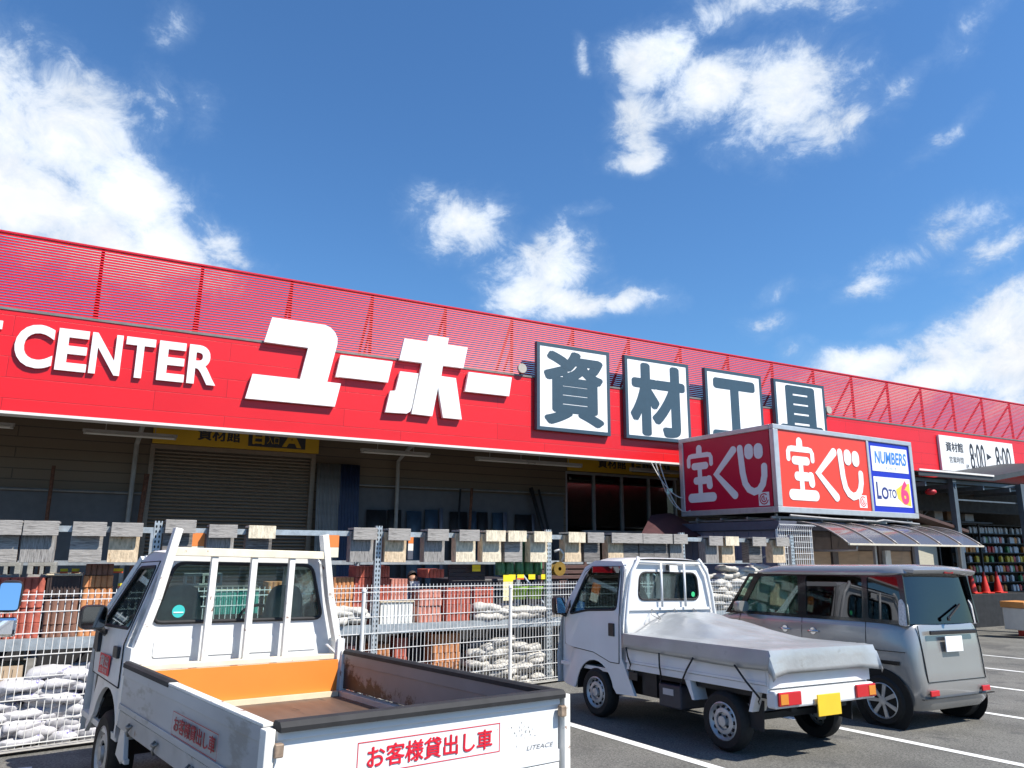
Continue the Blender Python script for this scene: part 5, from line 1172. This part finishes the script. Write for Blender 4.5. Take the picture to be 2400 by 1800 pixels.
    G().box(-.09, .09, -.068, -.04, 1.645, 1.67).obj('brake_lamp', mat('dark_red_lens', (.25, .01, .015), .2, var=.05), r, bevel=.005)
    G().add([(-.61, 2.22, 1.61), (.61, 2.22, 1.61), (.68, 2.74, 1.09), (-.68, 2.74, 1.09)], [(0, 1, 2, 3)]).obj('windscreen', cg, r)
    g = G(); g.box(-.5, -.18, 1.7, 1.82, .8, 1.38).box(.18, .5, 1.7, 1.82, .8, 1.38).box(-.6, .6, .8, .92, .7, 1.3); g.obj('seat', mat('dark_seat', (.05, .055, .06), .8, var=.15), r, bevel=.04)
    pl = G().box(-.19, .14, -.045, -.033, .80, .965).obj('number_plate', mat('white_plate', (.8, .8, .8), .45, var=.03), r, bevel=.004)
    G().box(-.45, .45, -.042, -.02, .985, 1.03).obj('hatch_garnish', bk, r, bevel=.008)
    G().bar((-.05, -.03, 1.16), (.3, .03, 1.3), .02, .02).lathe([(0, .02), (.025, .015), (.025, 0)], 12, lambda a, b, h: (-.05 + a, -.02 - h, 1.15 + b)).obj('rear_wiper', bk, r)
    G().tube([(-.56, -.02, .5), (-.57, .0, .8), (-.57, .03, 1.08)], .006, 5).tube([(.56, -.02, .5), (.57, .0, .8), (.57, .03, 1.08)], .006, 5).bar((-.56, -.026, .5), (.56, -.026, .5), .008, .008).obj('hatch_gap', bk, r)
    lnm = G().box(-.69, .69, -.034, -.005, .33, .338); lnm.obj('bumper_seam', bk, r)
    return r
silver_car()
# ------------------------------------------------------------------ lottery booth with its sign box
def booth():
    r = thing('lottery_booth', 'slate purple lottery booth with brown counter panels under the red sign box', 'booth', KIO)
    pw = mat('slate_purple_wall', (.15, .15, .20), .6, var=.08, scale=2); br = mat('brown_counter_panel', (.36, .24, .15), .6, var=.12, scale=3, stretch=(1, 1, 5)); wt = mat('booth_white', (.68, .68, .66), .5, var=.06)
    g = G(); g.box(.05, .25, .1, 3.0, -.3, 2.42); 
    for k in range(8): g.box(.03, .05, .2 + .36 * k, .24 + .36 * k, -.3, 2.38)
    g.box(.25, 5.2, 2.8, 3.0, -.3, 2.42); g.box(5.1, 5.3, .1, 2.8, -.3, 2.42)
    g.obj('wall', pw, r)
    G().box(-.02, 5.35, .0, 3.1, 2.43, 2.62).obj('roof', mat('booth_roof', (.09, .095, .13), .6, var=.1), r)
    g = G()
    for a, b in ((.3, .55), (1.85, 2.05), (3.6, 3.72), (5.0, 5.1)): g.box(a, b, .08, .2, -.3, 2.42)
    g.box(.3, 5.1, .1, .18, 2.0, 2.42); g.obj('front_frame', mat('booth_brown_frame', (.12, .09, .08), .6, var=.15), r)
    for a, b in ((.58, 1.82), (2.08, 3.57), (3.95, 4.98)): G().box(a, b, .12, .17, -.3, 1.99).obj('counter_panel', br, r)
    G().box(3.73, 3.95, .0, .16, -.3, 2.0).obj('white_column', wt, r)
    # steel stand between roof and sign
    pm = mat('sign_stand_steel', (.34, .33, .32), .45, .4, var=.2); g = G()
    for y in (.2, .9, 1.7, 2.5): g.bar((.0, y, 2.7), (5.3, y, 2.72), .05, .05)
    for x in (.15, 1.6, 3.3, 5.1): g.bar((x, 0.1, 2.66), (x, 2.9, 2.67), .04, .04); g.bar((x, .2, 2.6), (x, .2, 2.78), .05, .05); g.bar((x, 2.6, 2.6), (x, 2.6, 2.78), .05, .05)
    g.tube([(.3, -.05, 2.74), (1.8, -.05, 2.7), (3.4, -.06, 2.68), (3.7, -.06, 2.72), (5.2, -.05, 2.66)], .025, 6)
    g.obj('sign_stand', pm, r)
booth()
def signbox():
    r = thing('lottery_sign_box', 'big red lottery sign box with silver frame standing on the purple booth roof', 'sign', KIO)
    fm = mat('silver_sign_frame', (.55, .56, .57), .38, .5, var=.08)
    z0, z1, w, dp = 2.80, 4.77, 5.3, 3.0
    G().box(.1, w - .1, .1, dp - .1, z0 + .05, z1 - .05).obj('core', mat('sign_core', (.3, .3, .3), .6, var=.05), r)
    g = G(); t = .13
    g.box(-.02, w, -.02, .1, z0, z0 + t).box(-.02, w, -.02, .1, z1 - t + .02, z1).box(-.02, .14, -.02, .1, z0 + t, z1 - t + .02).box(w - .13, w, -.02, .1, z0 + t, z1 - t + .02).box(3.38, 3.47, -.015, .1, z0 + t, z1 - t + .02)
    g.box(-.02, .1, .1, dp, z0, z0 + t).box(-.02, .1, .1, dp, z1 - t + .02, z1).box(-.02, .1, dp - .14, dp, z0 + t, z1 - t + .02)
    g.box(w - .1, w, .1, dp, z0, z1).box(.1, w - .1, dp - .1, dp, z0, z1).box(.1, w - .1, .1, dp - .1, z1 - .06, z1 - .01)
    g.obj('frame', fm, r, bevel=.012)
    redp = mat('vermilion_panel', (.72, .055, .03), .35, var=.03, scale=1); wht = mat('white_panel', (.84, .84, .84), .4, var=.02); blue = mat('royal_blue', (.01, .025, .45), .4, var=.04); crim = mat('crimson_panel', (.56, .006, .045), .35, var=.03, scale=1)
    FR = lambda u, v, d: (u, .0 - d, v); FLf = lambda u, v, d: (.0 - d, dp - u, v)
    p1 = G().box(.14, 3.38, .01, .09, z0 + .13, z1 - .11).obj('front_panel', redp, r)
    p2 = G().box(.01, .09, .14, dp - .14, z0 + .13, z1 - .11).obj('side_panel', crim, r)
    def logo(g, F, ox, oz, sx, sz):
        """the three characters: rounded brush lettering"""
        X = lambda pts: [(ox + a * sx, oz + b * sz) for a, b in pts]
        i = [0]
        def st(pts, w):
            i[0] += 1; g.stroke(X(pts), w * sx, F, .001, .004 + .0008 * i[0])
        st([(.50, 1.92), (.50, 1.74)], .2); st([(.10, 1.40), (.10, 1.60), (.14, 1.68), (.22, 1.70), (.80, 1.70), (.88, 1.68), (.92, 1.60), (.92, 1.40)], .13)
        st([(.30, 1.36), (.72, 1.36)], .19); st([(.50, 1.36), (.50, .4)], .15); st([(.36, .9), (.70, .9)], .2); st([(.16, .36), (.94, .36)], .24); st([(.82, .92), (.84, .72)], .2)
        st([(1.70, 1.72), (1.08, 1.04), (1.68, .36)], .2)
        st([(1.92, 1.74), (1.97, 1.0), (2.03, .68), (2.14, .5), (2.3, .41), (2.46, .46), (2.58, .62), (2.64, .86), (2.65, 1.12)], .18)
        st([(2.20, 1.68), (2.20, 1.54)], .27); st([(2.50, 1.66), (2.50, 1.52)], .27)
    g = G(); logo(g, lambda u, v, d: (u, .01 - d, v), .36, 2.93, 1.02, .78); g.obj('lettering', wht, p1)
    g = G(); logo(g, lambda u, v, d: (.01 - d, dp - u, v), .22, 2.96, .93, .78); g.obj('lettering', wht, p2)
    for F, x, z, pp, m in ((lambda u, v, d: (u, .01 - d, v), 2.92, 3.0, p1, redp), (lambda u, v, d: (.01 - d, dp - u, v), 2.47, 2.96, p2, crim)):
        g = G(); g.m = 0; g.prism([(x, z), (x + .3, z), (x + .3, z + .3), (x, z + .3)], F, .0, .004); g.m = 1
        for rr, a0, a1 in ((.115, .3, 1.9), (.065, .5, 2.1)): g.stroke([(x + .15 + rr * math.cos(math.pi * (a0 + (a1 - a0) * k / 16)), z + .15 + rr * math.sin(math.pi * (a0 + (a1 - a0) * k / 16))) for k in range(17)], .026, F, .004, .0055)
        g.stroke([(x + .15, z + .13), (x + .15, z + .18)], .03, F, .004, .006); g.obj('emblem', [wht, m], pp)
    p3 = G().box(3.47, w - .13, .01, .09, z0 + .13, z1 - .11).obj('front_panel', blue, r)
    F3 = lambda u, v, d: (u, .01 - d, v)
    G().box(3.56, w - .22, .002, .009, 3.93, 4.55).box(3.56, w - .22, .002, .009, 3.07, 3.79).obj('white_field', wht, p3)
    lb = mat('number_blue', (.05, .22, .62), .4, var=.1); nv = mat('navy_lettering', (.03, .04, .2), .4, var=.05); ye = mat('yellow_burst', (.85, .6, .06), .4, var=.05); pk = mat('pink_numeral', (.75, .05, .2), .35, var=.05)
    F4 = lambda u, v, d: (u, .002 - d, v)
    G().text('NUMBERS', 3.68, 4.12, 5.02, 4.44, F4, .003, bold=.025, shear=.15).text('ナンバーズ', 4.1, 3.98, 4.55, 4.06, F4, .003).obj('lettering', lb, p3)
    G().text('L', 3.64, 3.24, 3.82, 3.66, F4, .003, bold=.03).text('O', 3.84, 3.24, 4.12, 3.54, F4, .003, bold=.03).text('TO', 4.13, 3.28, 4.45, 3.5, F4, .003, bold=.02).obj('lettering', nv, p3)
    G().prism([(4.45, 3.5), (4.7, 3.62), (5.04, 3.68), (5.04, 3.1), (4.75, 3.14), (4.5, 3.28)], F4, .0, .003).obj('burst', ye, p3)
    G().text('6', 4.64, 3.14, 4.98, 3.74, F4, .0045, bold=.05).obj('lettering', pk, p3)
signbox()
def awning():
    r = thing('curved_awning', 'smoky brown curved polycarbonate awning over the lottery counter', 'awning', KIO)
    x0, x1 = .6, 5.75; prof = [(.02 - 1.25 * t, 2.60 - .10 * t - .38 * t ** 2.4) for t in [i / 10 for i in range(11)]]
    am = mat('smoky_polycarbonate', (.10, .09, .09), .18, var=.06, scale=1, alpha=.88, coat=.3)
    o = G().grid(10, 10, lambda u, v: (x0 + (x1 - x0) * u, prof[int(v * 10 + .01)][0], prof[int(v * 10 + .01)][1])).obj('sheet', am, r, True, fix=False)
    rm = mat('awning_alu', (.4, .36, .33), .4, .4, var=.1)
    for k in range(7):
        x = x0 + (x1 - x0) * k / 6; G().tube([(x, a, b + .012) for a, b in prof], .017, 6).obj('rib', rm, r, True)
    G().box(x0 - .02, x1 + .02, -1.27, -1.225, 2.095, 2.135).obj('front_gutter', mat('cream_gutter', (.6, .55, .45), .5, var=.08), r, bevel=.005)
    G().tube([(x0 + .3, -1.2, 2.1), (x0 + .3, -1.2, 2.0), (x0 + .32, -.6, 1.98), (x0 + .32, .05, 1.98)], .025, 8).obj('drain_pipe', rm, r, True)
    # supporting posts
    for x in (2.0, 5.4): G().box(x - .03, x + .03, -.9, -.84, -.35, 2.33).obj('post', rm, r)
awning()
def booth_side():
    # maroon canvas roof tucked between shop entrance and booth
    r = thing('maroon_canopy', 'dark maroon sloping canvas canopy left of the purple booth', 'awning', KIO)
    G().add([(-1.9, 2.4, 2.30), (.5, 2.4, 2.33), (.2, 3.6, 2.92), (-.5, 3.6, 2.85), (-1.9, 2.4, 2.25), (.5, 2.4, 2.28), (.2, 3.6, 2.87), (-.5, 3.6, 2.8)], [(0, 1, 2, 3), (7, 6, 5, 4), (0, 4, 5, 1), (1, 5, 6, 2), (2, 6, 7, 3), (3, 7, 4, 0)]).obj('canvas', mat('maroon_canvas', (.05, .012, .014), .75, var=.2), r)
    for x in (-1.85, .0): G().tube([(x, 2.45, -.25), (x, 2.45, 2.27)], .025, 8).obj('pole', dark_steel, r)
    # tall wire display grid with curled top
    g = G(); M = Matrix.Translation((5.42, 15.35, 0)) @ RZ(31); r = thing('wire_grid', 'white wire display grid with curled top before the purple booth', 'display grid', M)
    wm = mat('white_wire', (.78, .78, .76), .45, var=.05); n = 17
    for k in range(n):
        x = 1.05 * k / (n - 1); g.bar((x, 0, 1.0), (x, 0, 2.42), .011, .011).bar((x, 0, 2.42), (x, -.05, 2.5), .011, .011).bar((x, -.05, 2.5), (x, -.12, 2.47), .011, .011)
    for z in [1.0 + .115 * k for k in range(13)]: g.bar((0, -.009, z), (1.05, -.009, z), .010, .010)
    g.bar((0, -.05, 2.5), (1.05, -.05, 2.5), .01, .01); g.obj('mesh', wm, r)
    for x in (.0, 1.05): G().tube([(x, .03, -.25), (x, .03, 2.4)], .02, 8).obj('post', wm, r)
booth_side()

# ------------------------------------------------------------------ steel canopy and goods at the right end
def canopy():
    r = thing('steel_canopy', 'grey steel framed goods canopy at the right end of the shop front', 'canopy', FAC)
    sm = mat('grey_steel', (.10, .125, .15), .55, .3, var=.15); rf = mat('canopy_sheet', (.035, .037, .04), .6, .2, var=.15, scale=2)
    g = G(); g.add([(21.8, -2.2, 4.22), (25.4, -2.2, 4.24), (25.4, -.08, 4.44), (21.8, -.08, 4.42)], [(0, 1, 2, 3)]); g.add([(25.4, -2.2, 4.24), (30, -2.2, 4.95), (30, -.08, 5.1), (25.4, -.08, 4.44)], [(0, 1, 2, 3)]); g.add([(30, -2.2, 4.95), (39, -2.2, 5.0), (39, -.08, 5.15), (30, -.08, 5.1)], [(0, 1, 2, 3)]); g2 = G(); g2.add([(21.8, -2.25, 4.08), (25.4, -2.25, 4.10), (25.4, -2.25, 4.22), (21.8, -2.25, 4.21)], [(0, 1, 2, 3)]); g2.add([(25.4, -2.25, 4.1), (30, -2.25, 4.8), (30, -2.25, 4.95), (25.4, -2.25, 4.24)], [(0, 1, 2, 3)]); g2.obj('eaves_board', mat('dark_eaves', (.045, .05, .055), .6, .2, var=.15), r, fix=False); o = g.obj('roof', rf, r, fix=False); so = o.modifiers.new('t', 'SOLIDIFY'); so.thickness = .03
    G().box(21.8, 25.4, -2.29, -2.26, 4.22, 4.27).obj('gutter', mat('white_trim', (.75, .73, .7), .5, var=.08), r)
    for x, y, w in ((23.7, -2.0, .16), (27.3, -2.0, .3), (23.7, 2.4, .14), (27.3, 2.4, .16), (25.6, 2.4, .12)): G().box(x - w / 2, x + w / 2, y - .08, y + .08, -.5, 4.1).obj('post', sm, r)
    g = G()
    for y in (-1.9, -.9, .1, 1.1, 2.2): g.bar((21.8, y, 4.02), (30, y, 4.02), .06, .10)
    for x in (22.3, 23.7, 25.1, 26.5, 28): g.bar((x, -2.1, 3.88), (x, 2.4, 3.88), .06, .12)
    g.obj('rafter', sm, r)
    for x0, x1 in ((23.7, 25.4), (25.4, 27.3)): g = G(); g.bar((x0, .4, 3.35), (x1, .4, 3.35), .05, .05); g.bar((x0, .4, 2.9), (x1 - .3, .4, 3.9), .04, .04); g.obj('bracing', sm, r); G().bar((x0, -1.9, 3.5), (x1, -1.9, 3.5), .04, .04).obj('bracing', sm, r)
    G().box(24.6, 26.0, .5, .55, 3.0, 3.4).obj('pale_board', mat('pale_board2', (.42, .43, .43), .6, var=.1), r)
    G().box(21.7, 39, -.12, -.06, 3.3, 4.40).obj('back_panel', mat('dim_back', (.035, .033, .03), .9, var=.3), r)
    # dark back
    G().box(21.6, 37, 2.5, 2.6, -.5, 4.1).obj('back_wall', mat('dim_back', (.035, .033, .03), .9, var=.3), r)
canopy()
tag(G().lathe([(0, .09), (.09, .08), (.15, .03), (.15, -.03), (.09, -.08), (0, -.09)], 18, lambda a, b, h: (a, b, h)).obj('red_lantern', mat('red_lantern', (.5, .02, .03), .5, var=.1), None, True, 0, FAC @ T(22.8, -1.9, 3.68)), 'round red lamp hanging under the steel canopy', 'lamp')
def goods_rack():
    r = thing('display_rack', 'dark display rack with rows of small packs under the steel canopy', 'rack', FAC @ T(29.2, 1.2, -.45))
    for z in (1.0, 1.35, 1.7, 2.05, 2.4, 2.75, 3.1, 3.42): G().box(0, 5.5, 0, .5, z, z + .03).obj('shelf', dark_steel, r)
    for x in (0, 1.4, 2.8, 4.2, 5.5): G().box(x - .03, x + .03, .44, .5, 0, 3.5).obj('upright', dark_steel, r)
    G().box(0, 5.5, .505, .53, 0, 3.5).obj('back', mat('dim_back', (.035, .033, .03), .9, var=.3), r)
    cols = {'white': mat('pack_white', (.5, .52, .56), .4, var=.2, scale=9), 'red': mat('pack_red', (.5, .02, .03), .4, var=.2, scale=9), 'orange': mat('pack_orange', (.6, .2, .02), .4, var=.2, scale=9), 'green': mat('pack_green', (.04, .22, .08), .4, var=.2, scale=9), 'yellow': mat('pack_yellow', (.7, .5, .04), .4, var=.2, scale=9)}
    me = {}
    for c, m in cols.items():
        g = G(); g.box(-.07, .07, -.05, .05, 0, .2).box(-.05, .05, -.03, .03, .2, .23); o = g.obj('pack', m, None, bevel=.008); me[c] = o
    first = dict(me); rnd = random.Random(3)
    for z in (1.03, 1.38, 1.73, 2.08, 2.43, 2.78, 3.13):
        x = .15
        while x < 5.3:
            c = 'yellow' if z == 2.08 and rnd.random() < .75 else rnd.choice(['white', 'white', 'red', 'orange', 'green', 'white'] if z < 2.9 else ['white', 'white', 'white'])
            if rnd.random() < .72:
                if c in first: o = first.pop(c)
                else: o = me[c].copy(); C.objects.link(o)
                o.matrix_world = FAC @ T(29.2 + x, 1.2 + .12 + rnd.uniform(-.02, .05), -.45 + z) @ Matrix.Rotation(R(rnd.uniform(-8, 8)), 4, 'Z'); tag(o, 'small %s pack on the dark display rack under steel canopy' % c, 'pack', c + ' packs on the display rack')
            x += rnd.uniform(.17, .26)
    for o in first.values(): bpy.data.objects.remove(o)
goods_rack()
def cartons():
    br = mat('brown_carton', (.16, .09, .045), .85, var=.15, scale=6); pl = mat('pale_carton', (.30, .29, .27), .8, var=.15, scale=6)
    for x, z, w, h, m, l in ((25.0, 3.03, .5, .42, br, 'brown carton on high shelf left of the pale board'), (26.3, 3.03, .45, .3, pl, 'pale carton on high shelf left under the steel canopy'), (27.0, 3.03, .6, .5, br, 'tall brown carton on high shelf in the steel canopy'), (28.0, 3.03, .5, .25, pl, 'flat pale carton on high shelf at the right end')):
        tag(G().box(0, w, 0, .4, 0, h).box(w * .47, w * .53, -.002, .402, .002, h + .002).obj('carton', m, None, False, .006, FAC @ T(x, .3, z)), l, 'carton', 'cartons under the steel canopy')
    r = thing('high_shelf', 'long dark shelf on brackets under the steel canopy', 'shelf', FAC @ T(24.5, .25, 2.97)); G().box(0, 5, 0, .5, 0, .05).obj('board', dark_steel, r)
    for x in (.1, 2.4, 4.8): G().box(x, x + .06, .4, .46, -3.4, 0).obj('support', dark_steel, r)
cartons()
def cones():
    cm = mat('red_cone', (.62, .03, .015), .45, var=.08)
    r = thing('traffic_cone', 'left red traffic cone in front of the display rack', 'traffic cone', FAC @ T(24.75, -2.1, -.42) , 'red cones by the steel canopy')
    G().lathe([(.17, .03), (.14, .05), (.03, .70), (.02, .72), (0, .72)], 20, lambda a, b, h: (a, b, h)).obj('cone', cm, r, 40); G().box(-.2, .2, -.2, .2, 0, .035).obj('base', cm, r, bevel=.01)
    r.matrix_world = FAC @ T(28.65, .3, .62)
    dup(r, FAC @ T(29.4, .3, .62), 'right red traffic cone in front of the display rack'); dup(r, FAC @ T(28.0, .35, .62), 'third red traffic cone half hidden behind the silver car')
    pal = thing('low_platform', 'dark low platform carrying the cones', 'platform', FAC @ T(27.2, -.1, -.45)); G().box(0, 3.4, 0, .9, 0, 1.07).obj('top', dark_steel, pal, bevel=.01)
    b = thing('goods_cart', 'white box cart with orange lid right of the silver car', 'cart', FAC @ T(24.7, -3.0, -.40)); G().box(0, .75, 0, .6, .25, .85).obj('box', mat('cart_white', (.7, .68, .64), .5, var=.06), b, bevel=.02); G().box(-.03, .78, -.03, .63, .855, 1.02).obj('lid', mat('cart_orange', (.6, .26, .08), .5, var=.06), b, bevel=.015); G().box(.25, .5, -.012, -.001, .45, .65).obj('red_mark', mat('red_mark', (.4, .03, .02), .5, var=.1), b)
    for x in (.1, .65): G().lathe([(0, .03), (.11, .03), (.12, 0), (.11, -.03), (0, -.03)], 18, lambda p, q, h, x=x: (x + p, .05 + h, .12 + q)).obj('wheel', black_rubber, b, 40)
    tag(G().box(0, .9, 0, .5, 0, .62).box(.1, .8, .05, .45, .62, .75).obj('red_bin', mat('red_bin', (.4, .03, .03), .5, var=.1), None, False, .02, FAC @ T(25.7, -2.7, -.42)), 'dull red bin right of the white cart', 'bin')
    ra = thing('cream_shed', 'cream sided shed with brown lean-to roof behind the awning end', 'shed', FAC @ T(21.9, -1.5, 0)); G().box(0, 1.5, 0, 2.0, -.4, 2.75).obj('wall', mat('cream_siding', (.45, .42, .33), .7, var=.1, stretch=(1, 1, 8)), ra); G().add([(-.2, -.5, 3.1), (2.35, -.5, 2.62), (2.35, 2.2, 2.62), (-.2, 2.2, 3.1), (-.2, -.5, 3.02), (2.35, -.5, 2.54), (2.35, 2.2, 2.54), (-.2, 2.2, 3.02)], [(0, 1, 2, 3), (7, 6, 5, 4), (0, 4, 5, 1), (1, 5, 6, 2), (2, 6, 7, 3), (3, 7, 4, 0)]).obj('roof', mat('brown_sheet', (.10, .055, .045), .5, .2, var=.15), ra)
    G().tube([(1.9, -.4, 2.6), (1.9, -.4, -.4)], .05, 8).obj('downpipe', mat('copper_pipe', (.25, .16, .13), .5, var=.15), ra)
cones()
